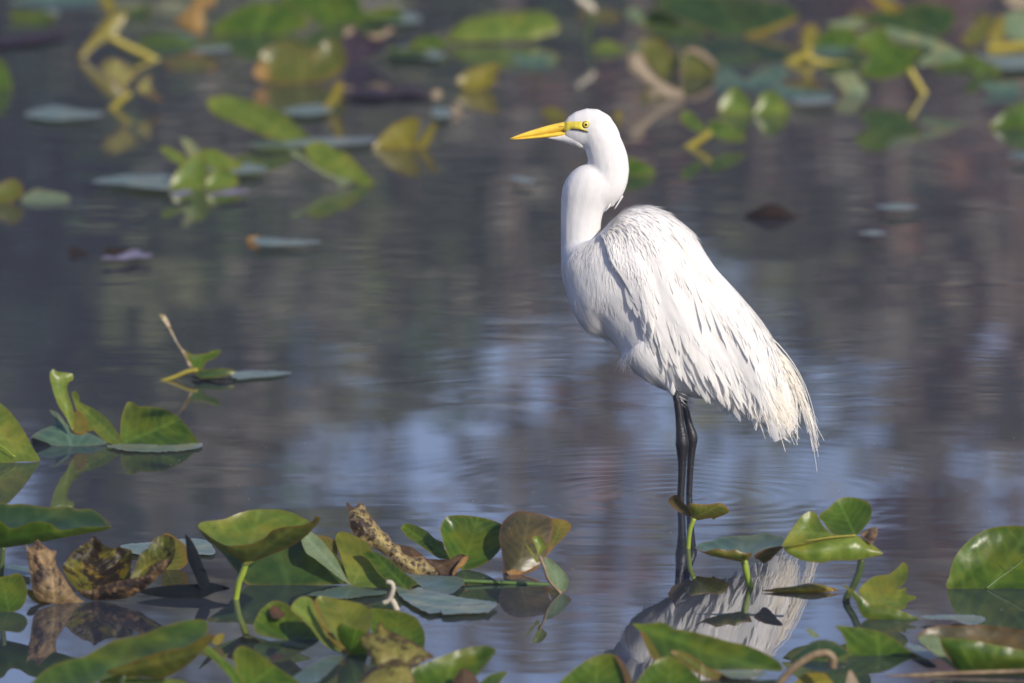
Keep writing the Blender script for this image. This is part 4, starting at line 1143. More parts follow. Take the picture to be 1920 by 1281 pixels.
leaf('dead_leaf', 'tan dried leaf sloping down to the water behind the bird head', 'b3', (1700, 712), [
    P([(1368, 450), (1382, 400), (1430, 368), (1475, 405), (1505, 480), (1580, 560), (1680, 620), (1760, 660), (1775, 705), (1700, 708), (1600, 690), (1520, 702), (1500, 655), (1560, 640), (1480, 575), (1400, 525)], 'tan', g=(0, -.6), b=-14, rag=3)], step=6.0, group='dead leaves behind the bird')
leaf('lily_leaf', 'small olive leaf showing just above the bird bill', 'b3', (830, 868), [
    P([(738, 800), (790, 778), (850, 775), (935, 830), (935, 870), (830, 864), (760, 832)], 'olive', g=(0, -1.0))], **S2)
leaf('leaf_scrap', 'tiny yellow leaf tip showing behind the bird crown', 'b3', (1300, 865), [
    P([(1262, 832), (1300, 798), (1336, 822), (1312, 866)], 'yellow', g=(0, -.8))], group='floating scraps', step=5)
leaf('lily_leaf', 'green leaf peeping out behind the bent neck', 'px', (1170, 330), [
    P([(1100, 330), (1130, 310), (1170, 297), (1195, 299), (1218, 311), (1230, 326), (1190, 331), (1130, 333)], 'green', g=(0, -1.0))], **S2)
leaf('floating_leaf', 'thin pale streak of leaf floating behind the bird throat', 'px', (978, 337), [
    P([(953, 332), (975, 331), (1003, 339), (985, 343)], 'wet', flat=True)], **S2)
leaf('lily_leaf', 'mustard olive leaf drooping behind the tan dried leaf', 'b4', (330, 560), [
    P([(148, 345), (190, 290), (260, 288), (345, 310), (355, 360), (425, 400), (445, 470), (405, 565), (300, 560), (210, 460)], 'olive', g=(0, -.9), b=8)], **S2)
leaf('lily_leaf', 'dark olive leaf edged with tan beside the mustard one', 'b4', (600, 570), [
    P([(468, 410), (520, 385), (600, 400), (670, 440), (730, 520), (715, 570), (600, 580), (480, 570)], 'olive', g=(0, -.9), b=8),
    P([(490, 385), (520, 358), (590, 366), (660, 400), (730, 480), (740, 525), (690, 480), (600, 415)], 'tan', n='tan_rim', g=(0, -.9), dy=-8)], **S2)
leaf('lily_leaf', 'twin rounded yellow green leaves joined at the water line', 'b4', (1000, 860), [
    P([(758, 850), (775, 750), (840, 658), (880, 653), (930, 690), (980, 760), (1005, 830), (1000, 862), (880, 870)], 'fresh', g=(0, -.6), b=10),
    P([(1020, 862), (1035, 790), (1060, 720), (1120, 678), (1190, 700), (1250, 760), (1283, 840), (1280, 862), (1150, 870)], 'fresh', g=(0, -.6), b=10)], **S2)
leaf('lily_leaf', 'fresh green forked leaf on a short yellow stalk', 'b4', (560, 1100), [
    P([(458, 870), (490, 828), (540, 840), (600, 900), (650, 985), (600, 992), (520, 952), (470, 912)], 'green', g=(0, -.7), o=(680, 1000)),
    P([(668, 945), (700, 898), (790, 920), (880, 970), (955, 1020), (945, 1055), (850, 1065), (740, 1035), (675, 1005)], 'green', g=(0, -.7), o=(680, 1000))],
    [dict(p=[(690, 990), (610, 1050), (525, 1102)], r=30, m='yellow')], **S2)
leaf('floating_leaf', 'blue green leaf spread flat behind the twin rounded leaves', 'b4', (1000, 640), [
    P([(718, 565), (790, 488), (860, 540), (960, 600), (1080, 500), (1200, 480), (1275, 520), (1240, 600), (1140, 655), (1000, 722), (900, 665), (740, 655)], 'teal', g=(0, -3.0))], **S2)
leaf('floating_leaf', 'pale teal leaf floating beside the bent yellow stalk', 'b4', (1350, 720), [
    P([(1135, 605), (1250, 640), (1400, 680), (1560, 690), (1620, 750), (1400, 782), (1250, 765)], 'teal', g=(0, -3.5)),
    P([(1290, 745), (1450, 730), (1620, 735), (1600, 770), (1400, 785)], 'wet', flat=True)], **S2)
leaf('lily_leaf', 'wide dark green leaf with a yellow lower edge in the far leaf bed', 'b4', (900, 280), [
    P([(270, 30), (400, -30), (600, -40), (900, -20), (1200, 20), (1330, 80), (1345, 140), (1200, 190), (1000, 250), (800, 275), (600, 205), (430, 135)], 'dark', g=(0, -2.5)),
    P([(950, 255), (1100, 212), (1300, 128), (1345, 150), (1200, 225), (1020, 285)], 'yellow', n='yellow_edge', g=(0, -2.5), dy=-10)], **S2)
leaf('yellow_reed', 'bent yellow stalk arching over the pale teal leaf', 'b4', (1290, 470), [
    P([(1380, 230), (1420, 185), (1480, 190), (1495, 240), (1470, 330), (1420, 390), (1370, 380)], 'yellow', g=(0, -.3), n='yellow_blade')],
    [dict(p=[(1430, 350), (1400, 410), (1340, 440), (1280, 475)], r=36, m='yellow'),
     dict(p=[(1390, 420), (1480, 460), (1600, 485), (1740, 495)], r=30, m='yellow', sink=False)], cat='stalk')
leaf('lily_leaf', 'yellow green leaf tent with a white underside lobe on a bright stalk', 'b5', (1000, 700), [
    P([(490, 330), (560, 240), (700, 210), (760, 300), (830, 340), (960, 350), (1010, 380), (940, 440), (900, 525), (800, 575), (640, 595), (560, 560), (540, 500), (600, 420)], 'green', o=(880, 530), g=(0, -1.2), b=12),
    P([(338, 590), (380, 543), (470, 540), (562, 560), (585, 680), (585, 765), (500, 765), (410, 685)], 'pale', n='white_lobe', g=(0, -.4)),
    P([(705, 232), (750, 198), (900, 240), (1100, 300), (1250, 370), (1325, 440), (1200, 472), (1050, 492), (960, 500), (1000, 430), (1080, 370), (960, 330), (800, 300)], 'pale', n='pale_back', o=(880, 530), g=(0, -1.6), dy=40)],
    [dict(p=[(895, 520), (950, 610), (1003, 700)], r=30, m='yellow')], **S2)
leaf('lily_leaf', 'dark green leaf with yellow tips in the far leaf bed', 'b5', (900, 290), [
    P([(540, 120), (760, 80), (1000, 20), (1200, 60), (1245, 150), (1130, 285), (960, 268), (700, 210)], 'dark', g=(0, -1.8)),
    P([(590, -40), (700, -20), (820, 40), (855, 82), (760, 104), (680, 62)], 'yellow', n='yellow_tip', g=(0, -1.8))], **S2)
leaf('lily_leaf', 'mid green leaf with a cream rim behind the bent yellow stalk', 'b5', (400, 400), [
    P([(190, 310), (300, 220), (460, 208), (565, 330), (545, 385), (400, 410), (250, 400)], 'green', g=(0, -1.2)),
    P([(270, 175), (400, 150), (500, 128), (585, 190), (500, 216), (350, 205)], 'pale', n='cream_rim', g=(0, -1.2))], **S2)
leaf('lily_leaf', 'small vivid green folded leaf beside the pale floating strip', 'b5', (1420, 560), [
    P([(1315, 400), (1380, 398), (1440, 460), (1540, 490), (1610, 530), (1500, 565), (1400, 558), (1340, 485)], 'green', g=(0, -.8))], **S2)
leaf('floating_leaf', 'pale blue leaf strip floating under the level yellow stalk', 'b5', (1700, 460), [
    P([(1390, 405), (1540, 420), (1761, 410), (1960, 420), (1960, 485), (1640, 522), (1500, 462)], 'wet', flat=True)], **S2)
leaf('lily_leaf', 'mustard leaf pair rising over a level yellow stalk', 'b5', (1560, 380), [
    P([(1488, 290), (1520, 190), (1580, 118), (1614, 130), (1605, 300), (1540, 330)], 'yellow', g=(0, -.5)),
    P([(1285, 295), (1350, 220), (1440, 130), (1500, 118), (1485, 275), (1400, 350), (1310, 340)], 'olive', g=(0, -.8))],
    [dict(p=[(1480, 368), (1600, 358), (1761, 348), (1960, 342)], r=38, m='yellow', sink=False)], **S2)
leaf('dead_leaf', 'big tan and grey withered leaf filling the far corner', 'b5', (1750, 315), [
    P([(1605, -10), (1680, -40), (1960, -40), (1960, 62), (1720, 64), (1640, 32)], 'tan', g=(0, -.8)),
    P([(1595, 140), (1700, 80), (1960, 100), (1960, 300), (1760, 318), (1620, 265)], 'pale', g=(0, -1.0))], step=6.0, group='dead leaves behind the bird')
leaf('lily_leaf', 'large dark green triangular leaf with its mirror image, cut by the frame', 'b5', (1760, 958), [
    P([(1502, 958), (1560, 880), (1640, 810), (1761, 758), (1960, 700), (1960, 965), (1700, 962)], 'green', g=(0, -.6), b=8)], **S2)
leaf('floating_leaf', 'dull green leaf strip floating below the triangular leaf', 'b5', (1800, 1170), [
    P([(1635, 1160), (1780, 1142), (1960, 1140), (1960, 1195), (1720, 1192)], 'teal', flat=True)], **S2)
leaf('dead_leaf', 'dark brown sunken leaf humped out of open water behind the bird back', 'px', (1443, 408), [
    P([(1395, 409), (1415, 393), (1447, 382), (1475, 393), (1493, 409), (1443, 412)], 'umber', g=(0, -.6), b=-16)], step=5, group='dead leaves behind the bird')
leaf('leaf_scrap', 'thin pale leaf sliver floating right of the brown humped leaf', 'px', (1682, 388), [
    P([(1638, 388), (1690, 382), (1724, 387), (1690, 394)], 'wet', flat=True)], group='floating scraps', step=5)
leaf('leaf_scrap', 'shortest pale leaf sliver floating alone on the rippled water', 'px', (1636, 437), [
    P([(1610, 437), (1640, 432), (1662, 437), (1640, 441)], 'wet', flat=True)], group='floating scraps', step=5)

# low leaves filling the far bed between the ones above
rgf = random.Random(21)
BED = [(60, 30, 90), (250, 22, 80), (330, 70, 90), (360, 118, 100), (560, 96, 70), (700, 30, 110), (760, 100, 80), (1000, 110, 90), (1120, 28, 80), (1270, 60, 100),
       (1400, 40, 110), (1380, 110, 90), (1560, 92, 90), (1640, 30, 100), (1720, 70, 90), (1790, 120, 80), (1870, 40, 100), (1880, 165, 80), (1500, 160, 80), (900, 40, 90)]
BED_LABELS = [
    'mid green ragged leaf lying low above the dull purple leaf',
    'dark green ragged leaf lying low beside the small yellow leaf tip',
    'blue green ragged leaf lying low under the orange brown dead leaf',
    'olive ragged leaf lying low between the flat green and heart shaped leaves',
    'dark green ragged leaf lying low on top of the heart shaped leaf notch',
    'mid green ragged leaf lying low behind the horned dead leaf',
    'dark green ragged leaf lying low between the horned and long rolled leaves',
    'blue green ragged leaf lying low under the long rolled green leaf',
    'olive ragged leaf lying low beside the knob of the pale dead stem',
    'dark green ragged leaf lying low under the silvery ended leaf',
    'mid green ragged leaf lying low on the wide dark green leaf',
    'dark green ragged leaf lying low under the wide leaf with yellow edge',
    'blue green ragged leaf lying low just right of the bent yellow stalk',
    'olive ragged leaf lying low behind the cream rimmed leaf',
    'dark green ragged leaf lying low behind the yellow green leaf tent',
    'mid green ragged leaf lying low beside the small vivid folded leaf',
    'dark green ragged leaf lying low against the big tan withered leaf',
    'blue green ragged leaf lying low above the large triangular leaf',
    'olive ragged leaf lying low over the pale teal floating leaf',
    'dark green ragged leaf lying low behind the long rolled green leaf',
]
for i, (u, v, wd) in enumerate(BED):
    hh = wd * rgf.uniform(.17, .30)
    tilt = rgf.uniform(-.25, .25) * hh
    poly = []
    for k in range(11):
        a_ = 2 * math.pi * k / 11
        r = rgf.uniform(.82, 1.15) * (.55 if k == 3 else 1)
        poly.append((u + math.cos(a_) * wd * .5 * r, v - math.sin(a_) * hh * .62 * r + math.cos(a_) * tilt))
    m = ('green', 'dark', 'teal', 'olive', 'dark')[i % 5]
    leaf('lily_leaf', BED_LABELS[i], 'px', (u, v + hh * .5), [P(poly, m, g=(0, -rgf.uniform(1.6, 4.0)), b=rgf.uniform(-10, 10))], step=6.0,
         group='low leaves of the far leaf bed')

# ------------------------------------------------------------------ the egret
PXM = DIST / F * 1.0099


def W(u, v, y=0.0):
    """photo pixel + sideways offset in pixels -> world"""
    return at_y(u, v, y * .001)


t = NT('white_feather')
tc = t.node('ShaderNodeTexCoord')
n = t.noise(tc.outputs['Object'], 45, 3)
c = t.ramp(n.outputs['Fac'], [(0.3, (0.86, 0.85, 0.83)), (0.7, (0.92, 0.915, 0.90))])
mpf = t.node('ShaderNodeMapping')
mpf.inputs['Scale'].default_value = (1, 1, .35)
t.link(tc.outputs['Object'], mpf.inputs['Vector'])
nf = t.noise(mpf.outputs['Vector'], 260, 3)
t.link(t.bump(nf.outputs['Fac'], 0.35, 0.0016), t.p.inputs['Normal'])
t.link(c.outputs['Color'], t.p.inputs['Base Color'])
t.p.inputs['Roughness'].default_value = 0.75
t.p.inputs['Specular IOR Level'].default_value = 0.2
tr = t.node('ShaderNodeBsdfTranslucent')
tr.inputs['Color'].default_value = (0.86, 0.82, 0.75, 1)
mx = t.node('ShaderNodeMixShader')
mx.inputs[0].default_value = 0.32
t.link(t.p.outputs[0], mx.inputs[1])
t.link(tr.outputs[0], mx.inputs[2])
t.link(mx.outputs[0], t.out.inputs[0])
FEATHER = t.m


def vane_mat(name, base):
    t = NT(name)
    uv = t.node('ShaderNodeUVMap')
    sep = t.node('ShaderNodeSeparateXYZ')
    t.link(uv.outputs['UV'], sep.inputs[0])
    ay = t.math('ABSOLUTE', sep.outputs['Y'])
    ph = t.math('SUBTRACT', t.math('MULTIPLY', sep.outputs['X'], 60.0), t.math('MULTIPLY', ay, 16.0))
    nz = t.noise(uv.outputs['UV'], 4, 3)
    ph = t.math('ADD', ph, t.math('MULTIPLY', nz.outputs['Fac'], 10.0))
    s = t.math('SINE', ph)
    t.p.inputs['Base Color'].default_value = (*base, 1)
    t.p.inputs['Roughness'].default_value = 0.7
    t.p.inputs['Specular IOR Level'].default_value = 0.25
    nrm = t.bump(s, 0.25, 0.0008)
    t.link(nrm, t.p.inputs['Normal'])
    tr = t.node('ShaderNodeBsdfTranslucent')
    tr.inputs['Color'].default_value = (base[0], base[1] * .97, base[2] * .9, 1)
    mx = t.node('ShaderNodeMixShader')
    mx.inputs[0].default_value = 0.42
    t.link(t.p.outputs[0], mx.inputs[1])
    t.link(tr.outputs[0], mx.inputs[2])
    t.link(mx.outputs[0], t.out.inputs[0])
    return t.m


VANE = vane_mat('feather_vane', (0.91, 0.905, 0.89))
CREAM = vane_mat('plume_cream', (0.88, 0.84, 0.76))


def simple(name, col, rough, spec=0.5, nscale=0, var=0.0):
    t = NT(name)
    t.p.inputs['Base Color'].default_value = (*col, 1)
    t.p.inputs['Roughness'].default_value = rough
    t.p.inputs['Specular IOR Level'].default_value = spec
    if nscale:
        tc = t.node('ShaderNodeTexCoord')
        n = t.noise(tc.outputs['Object'], nscale, 4)
        c = t.ramp(n.outputs['Fac'], [(0.3, tuple(x * (1 - var) for x in col)), (0.7, tuple(min(1, x * (1 + var)) for x in col))])
        t.link(c.outputs['Color'], t.p.inputs['Base Color'])
        t.link(t.bump(n.outputs['Fac'], 0.4, 0.001), t.p.inputs['Normal'])
    return t.m


BILL = simple('bill_horn', (0.88, 0.58, 0.06), 0.32, 0.5, 70, .12)
LORE = simple('lore_skin', (0.72, 0.58, 0.06), 0.5, 0.4, 90, .18)
IRIS = simple('iris', (0.80, 0.66, 0.08), 0.2)
BLACK = simple('pupil', (0.004, 0.004, 0.005), 0.08)
GAPE = simple('gape_line', (0.05, 0.045, 0.03), 0.5)
t = NT('leg_scales')
tc = t.node('ShaderNodeTexCoord')
vo_t = t.node('ShaderNodeTexVoronoi')
vo_t.inputs['Scale'].default_value = 260
t.link(tc.outputs['Object'], vo_t.inputs['Vector'])
c = t.ramp(vo_t.outputs['Distance'], [(0.1, (0.022, 0.022, 0.024)), (0.6, (0.008, 0.008, 0.009))])
t.link(c.outputs['Color'], t.p.inputs['Base Color'])
t.p.inputs['Roughness'].default_value = 0.42
t.link(t.bump(vo_t.outputs['Distance'], 0.5, -0.001), t.p.inputs['Normal'])
LEGM = t.m

# body stations: top pixel, bottom pixel, half width in pixels
BODY = [((1129, 446), (1052, 464), 34), ((1142, 421), (1052, 500), 50), ((1167, 397), (1062, 548), 64), ((1202, 387), (1083, 594), 76),
        ((1235, 392), (1122, 616), 81), ((1270, 412), (1152, 648), 80), ((1300, 440), (1180, 688), 76), ((1340, 500), (1225, 722), 69),
        ((1385, 550), (1285, 742), 58), ((1428, 603), (1345, 754), 45), ((1460, 660), (1398, 772), 31), ((1482, 725), (1435, 800), 17), ((1490, 780), (1458, 815), 7)]


def station(s):
    """interpolated body station, s in 0..1"""
    x = s * (len(BODY) - 1)
    i = min(int(x), len(BODY) - 2)
    f = x - i
    def vec(k):
        k = max(0, min(len(BODY) - 1, k))
        b = BODY[k]
        return np.array([*b[0], *b[1], b[2]], float)
    a, b, c_, d = vec(i - 1), vec(i), vec(i + 1), vec(i + 2)
    m1, m2 = (c_ - a) * .5, (d - b) * .5
    h = (2 * f**3 - 3 * f**2 + 1) * b + (f**3 - 2 * f**2 + f) * m1 + (-2 * f**3 + 3 * f**2) * c_ + (f**3 - f**2) * m2
    return h[:2], h[2:4], h[4]


BV, BF = [], []


def loft(rings):
    o = len(BV)
    n = len(rings[0])
    for r in rings: BV.extend(r)
    for i in range(len(rings) - 1):
        for k in range(n):
            a, b = o + i * n + k, o + i * n + (k + 1) % n
            BF.append((a, b, b + n, a + n))
    BF.append(tuple(range(o, o + n))[::-1])
    BF.append(tuple(range(o + (len(rings) - 1) * n, o + len(rings) * n)))


def ring(top, bot, wd, yo=0.0, n=28, pw=1.0):
    c_ = ((top[0] + bot[0]) / 2, (top[1] + bot[1]) / 2)
    h = ((top[0] - bot[0]) / 2, (top[1] - bot[1]) / 2)
    out = []
    for k in range(n):
        a = 2 * math.pi * k / n
        ca, sa = math.cos(a), math.sin(a)
        out.append(W(c_[0] + h[0] * ca, c_[1] + h[1] * ca, yo - wd * math.copysign(abs(sa) ** pw, sa)))
    return out


loft([ring(*station(i / 48), pw=.9) for i in range(49)])


def chain(pts, yfac=.85, n=24):
    sm = catmull(pts, False, 5.0)
    rings = []
    for i, p in enumerate(sm):
        q = sm[min(i + 1, len(sm) - 1)] - sm[max(i - 1, 0)]
        d = np.array([q[0], q[1]])
        d = d / (np.linalg.norm(d) + 1e-9)
        nn_ = np.array([-d[1], d[0]])
        yo = p[3] if len(p) > 3 else 0.0
        rings.append(ring(p[:2] - nn_ * p[2], p[:2] + nn_ * p[2], p[2] * yfac, yo, n))
    loft(rings)
    return sm


NECK = [(1116, 246, 30), (1131, 272, 35), (1140, 300, 37.5), (1142, 325, 37), (1136, 348, 37), (1118, 358, 39), (1103, 362, 43), (1094, 380, 42), (1089, 405, 38.5), (1088, 440, 37), (1090, 475, 38), (1100, 520, 40)]
NECK_UP = [(1116, 246, 31), (1131, 272, 35.5), (1140, 300, 38), (1142, 325, 37.5), (1137, 345, 37), (1135, 360, 29), (1134, 372, 20)]
NECK_LOW = [(1137, 345, 37), (1120, 350, 42), (1106, 353, 46), (1099, 364, 46), (1094, 380, 42.5), (1090, 405, 39), (1088.5, 440, 37.5), (1090, 475, 38.5), (1100, 520, 40)]


def ball(u, v, r, yf=.85, n=16, m=12):
    loft([[W(u + r * math.sin(math.pi * i / m) * math.cos(2 * math.pi * k / n), v - r * math.cos(math.pi * i / m),
             -r * yf * math.sin(math.pi * i / m) * math.sin(2 * math.pi * k / n)) for k in range(n)] for i in [.15] + list(range(1, m)) + [m - .15]])


for p in catmull(NECK_UP, False, 4.0) + catmull(NECK_LOW, False, 4.0):
    ball(p[0], p[1], p[2])
chain([(1098, 500, 40), (1106, 548, 44), (1118, 590, 36), (1127, 614, 20), (1131, 628, 8)], 1.25)
# head
HEAD = [((1058, 229), (1057, 259), 8), ((1064, 219.5), (1064, 266), 12), ((1078, 209.5), (1080, 273), 18), ((1099, 203), (1102, 283), 22.5),
        ((1121, 204), (1121, 292), 25), ((1142, 216), (1140, 290), 23), ((1156, 236), (1152, 280), 15), ((1163, 252), (1160, 270), 5)]
loft([ring(*h, n=24) for h in HEAD])
CHIN = ([ring((1024, 256), (1024, 258.8), 1.2, n=16), ring((1028, 257), (1028, 259.8), 1.6, n=16), ring((1042, 255), (1042, 263), 4.5, n=16), ring((1056, 250), (1056, 267), 8, n=16), ring((1075, 246), (1077, 274), 12, n=16), ring((1095, 246), (1100, 282), 14, n=16)])
# feathered thighs
chain([(1205, 640, 50, -28), (1232, 680, 40, -32), (1252, 708, 22, -32), (1261, 728, 11, -31), (1265, 742, 7, -30)], .8)
chain([(1240, 670, 50, 24), (1268, 712, 30, 26), (1278, 738, 14, 26), (1282, 755, 7, 26)], .8)

egret = empty('egret', water_pt(1284, 932))
tag(egret, 'white egret with yellow bill and black legs standing in the pond', 'bird')
EO = egret.location.copy()


def add_part(name, V, Fc, mat, parent=None, smooth=True):
    return mesh_obj(name, V, Fc, mat, parent or egret, smooth, EO)


raw = mesh_obj('body_raw', BV, BF, FEATHER)
md = raw.modifiers.new('r', 'REMESH')
md.mode = 'VOXEL'
md.voxel_size = 0.0032
ms = raw.modifiers.new('s', 'SMOOTH')
ms.iterations = 7
ms.factor = 0.5
dg = bpy.context.evaluated_depsgraph_get()
ev = raw.evaluated_get(dg)
bm_ = bpy.data.meshes.new_from_object(ev)
nv = len(bm_.vertices)
co = np.zeros(nv * 3)
bm_.vertices.foreach_get('co', co)
co = co.reshape(-1, 3)
nr = np.zeros(nv * 3)
bm_.vertices.foreach_get('normal', nr)
nr = nr.reshape(-1, 3)
faces = [tuple(p.vertices) for p in bm_.polygons]
# soft clumping of the plumage
for i in range(nv):
    x, y, z = co[i]
    k = noise.noise(Vector((x * 30 - z * 12, y * 40, z * 18 + x * 20)))
    damp = 1.0 if z < .46 else .35
    co[i] += nr[i] * k * .0014 * damp
bpy.data.objects.remove(raw)
bodyo = add_part('body', [Vector(p) for p in co], faces, FEATHER)


def to_px(p):
    d = Vector(p) - CAM
    w_ = d.dot(FWD)
    return 960 + F * d.x / w_, 640.5 - F * d.dot(UP) / w_


# --- plumage flow: guide strokes (pixels) the barbs follow
GUIDES = []
for line in ([(1060, 240), (1090, 230), (1120, 235), (1145, 270)], [(1060, 262), (1090, 272), (1115, 290), (1120, 320)], [(1065, 215), (1105, 203), (1145, 218), (1165, 255), (1178, 305)],
             [(1140, 280), (1155, 310), (1155, 340), (1140, 375), (1130, 392)], [(1120, 300), (1128, 330), (1125, 360)],
             [(1105, 310), (1085, 330), (1070, 360), (1065, 420), (1068, 480), (1085, 550), (1120, 630)],
             [(1110, 345), (1100, 400), (1100, 460), (1115, 530), (1135, 620)], [(1110, 320), (1115, 350), (1110, 390)],
             [(1140, 420), (1155, 490), (1170, 570), (1175, 640)], [(1180, 400), (1240, 470), (1320, 590), (1420, 740)],
             [(1240, 400), (1320, 480), (1400, 590), (1480, 740)], [(1180, 620), (1220, 680), (1262, 735)], [(1260, 660), (1330, 730), (1420, 800)]):
    for a, b in zip(line[:-1], line[1:]):
        for f in (0.0, .5):
            GUIDES.append((a[0] + (b[0] - a[0]) * f, a[1] + (b[1] - a[1]) * f, b[0] - a[0], b[1] - a[1]))
GA = np.array(GUIDES)
GD = GA[:, 2:] / np.linalg.norm(GA[:, 2:], axis=1)[:, None]


def flow(u, v):
    d2 = (GA[:, 0] - u) ** 2 + (GA[:, 1] - v) ** 2 + 60
    wgt = d2 ** -1.6
    d = (GD * wgt[:, None]).sum(0)
    d /= np.linalg.norm(d) + 1e-9
    return Vector((d[0], 0, -d[1]))


NRM = []


def strip(V, Fc, UVs, pts, wd, side, nrm, cup=0.0, soft=1.0):
    """lance shaped strip along pts; wd list of half widths"""
    o = len(V)
    n = len(pts)
    for i, p in enumerate(pts):
        x = i / (n - 1)
        if wd[i] is None: continue
        V += [p - side * wd[i] - nrm * cup * wd[i], p, p + side * wd[i] - nrm * cup * wd[i]] if cup else [p - side * wd[i], p + side * wd[i]]
        UVs += [(x, -1), (x, 0), (x, 1)] if cup else [(x, -1), (x, 1)]
        if cup:
            t_ = 1 - soft
            NRM.extend([(nrm - side * t_).normalized(), nrm, (nrm + side * t_).normalized()])
        else:
            NRM.extend([nrm, nrm])
    k = 3 if cup else 2
    for i in range(n - 1):
        for j in range(k - 1):
            a = o + i * k + j
            Fc.append((a, a + 1, a + 1 + k, a + k))


def set_uv(o, UVs):
    me = o.data
    l = me.uv_layers.new(name='UVMap')
    li = np.zeros(len(me.loops), np.int32)
    me.loops.foreach_get('vertex_index', li)
    l.data.foreach_set('uv', np.array(UVs, np.float32)[li].ravel())


def soft_normals(o, start):
    o.data.normals_split_custom_set_from_vertices([tuple(x) for x in NRM[start:]])
    del NRM[start:]


rg = random.Random(5)
V, Fc, UVs = [], [], []
picks = rg.sample(range(nv), min(nv, 30000))
hem = []
for i in range(nv):
    u, v = to_px(co[i])
    if 1078 < u < 1172 and 578 < v < 650 and u < 1090 + (v - 560) * .9: hem.append(i)
hem_set = set(hem)
picks += [rg.choice(hem) for k in range(1500)]
PXS = .00101
for i in picks:
    p, nn_ = Vector(co[i]), Vector(nr[i])
    u, v = to_px(p)
    if u < 1062 and v < 268: continue
    if 1062 <= u < 1108 and 226 < v < 252: continue          # bare face
    if v < 300: L, wd, lift = rg.uniform(4, 8), .7, .05
    elif v < 420 and u < 1182 and not (u > 1128 and v > 392): L, wd, lift = rg.uniform(6, 11), .6, .03
    elif u < 1150 or v > 640: L, wd, lift = rg.uniform(18, 42), .7, .03
    else: L, wd, lift = rg.uniform(16, 34), .8, .03
    if v > 600 and u < 1160: L *= 1.25
    if i in hem_set: L, lift, wd = rg.uniform(26, 46), .02, .7
    elif v > 400 and abs(nn_.y) > .55:
        wd *= .6
        if rg.random() < .6: continue
    d = flow(u, v)
    d = (d + Vector((rg.uniform(-.16, .16), rg.uniform(-.12, .12), rg.uniform(-.16, .16))))
    d = d - nn_ * d.dot(nn_)
    if d.length < .2: continue
    d.normalize()
    side = d.cross(nn_).normalized()
    L *= PXS
    wd *= PXS
    base = p - nn_ * .0007
    pts = [base + d * L * x + nn_ * (lift * L * x - .05 * L * x * x) for x in (0, .35, .7, 1.0)]
    strip(V, Fc, UVs, pts, [wd * .7, wd, wd * .8, wd * .08], side, nn_)
barbs = add_part('plumage', V, Fc, FEATHER, bodyo)
barbs['kind'] = 'stuff'
soft_normals(barbs, 0)

# loose tufts: breast hem, neck bend, chin
V, Fc, UVs = [], [], []
TUFTS = [((1145, 368), (1133, 392), 9, 40, 14), ((1160, 360), (1146, 385), 8, 26, 12),
         ((1246, 700), (1266, 740), 7, 50, 8)]
for (a, b, sp, cnt, ys_) in TUFTS:
    for k in range(cnt):
        j = Vector((rg.gauss(0, sp * .6), 0, rg.gauss(0, sp * .35)))
        y0_ = -rg.uniform(-.3, 1.0) * ys_ * 1.2
        if b[0] > 1190: y0_ -= 28
        f = rg.uniform(.75, 1.12)
        A = W(a[0] + j.x, a[1] + j.z, y0_)
        B = W(a[0] + j.x * .8 + (b[0] - a[0]) * f, a[1] + j.z + (b[1] - a[1]) * f, y0_ * .9)
        dd = (B - A)
        side = Vector((dd.z, 0, -dd.x)).normalized()
        pts = [A, A + dd * .4, A + dd * .75, B]
        wd = 1.4 * PXS
        strip(V, Fc, UVs, pts, [wd, wd, wd * .7, wd * .08], side, Vector((0, -1, 0)))
tf = add_part('loose_tufts', V, Fc, FEATHER, bodyo)
tf['kind'] = 'stuff'
NRM.clear()

# --- wings: a shell standing proud of the body, then rows of feathers
S_ = [0, 1, 2, 3, 4, 5, 6, 7, 8, 9, 10, 11, 12]
PB = [.10, .22, .33, .49, .60, .68, .73, .76, .82, .93, 1.0, 1.0, 1.0]


def wing_pt(s, q, lift=0.0, sgn=1):
    """s along the body, q 0 back midline .. 1 lower wing edge; lift in pixels off the body"""
    top, bot, wd = station(min(max(s, 0), 1))
    pb = float(np.interp(s * 12, S_, PB))
    th = math.acos(max(-1, min(1, 1 - 2 * pb))) * q
    c_, h = (top + bot) / 2, (top - bot) / 2
    hl = np.linalg.norm(h) + 1e-6
    off = (3.5 + 3.5 * q + lift)
    hh = h * (1 + (lift * .6) / hl)
    ca, sa = math.cos(th), math.sin(th)
    return W(c_[0] + hh[0] * ca, c_[1] + hh[1] * ca, -sgn * (wd + off * min(1.0, q * 3 + .15)) * sa ** .9)


def fold(s, q):
    """soft folds and scallops of the folded wing, in pixels"""
    a_ = s * 9 - q * 1.2
    f = noise.noise(Vector((s * 5.0, q * 5.5 - s * 3.0, 2.0))) * 6.5
    f += noise.noise(Vector((s * 13.0, q * 22.0 - s * 10, 5.0))) * 1.3
    f += noise.noise(Vector((s * 26.0, q * 52.0 - s * 26, 9.0))) * .25
    f *= .45 + .55 * min(1, max(0, (s - .2) * 4))
    return f * min(1.0, q * 3 + .15) * min(1.0, max(0, (s - .08) * 6))


def wing_shell(sgn):
    ns, nq = 120, 72
    V, Fc = [], []
    for i in range(ns + 1):
        s = .10 + .86 * i / ns
        for j in range(nq + 1):
            q = j / nq
            p = wing_pt(s, q, 2.0 - 4.0 * max(0, (.12 - (s - .10)) / .12) - 3.0 * (1 - min(1, q * 4)) + fold(s, q), sgn)
            V.append(p)
    for i in range(ns):
        for j in range(nq):
            a = i * (nq + 1) + j
            Fc.append((a, a + 1, a + nq + 2, a + nq + 1) if sgn > 0 else (a, a + nq + 1, a + nq + 2, a + 1))
    return V, Fc


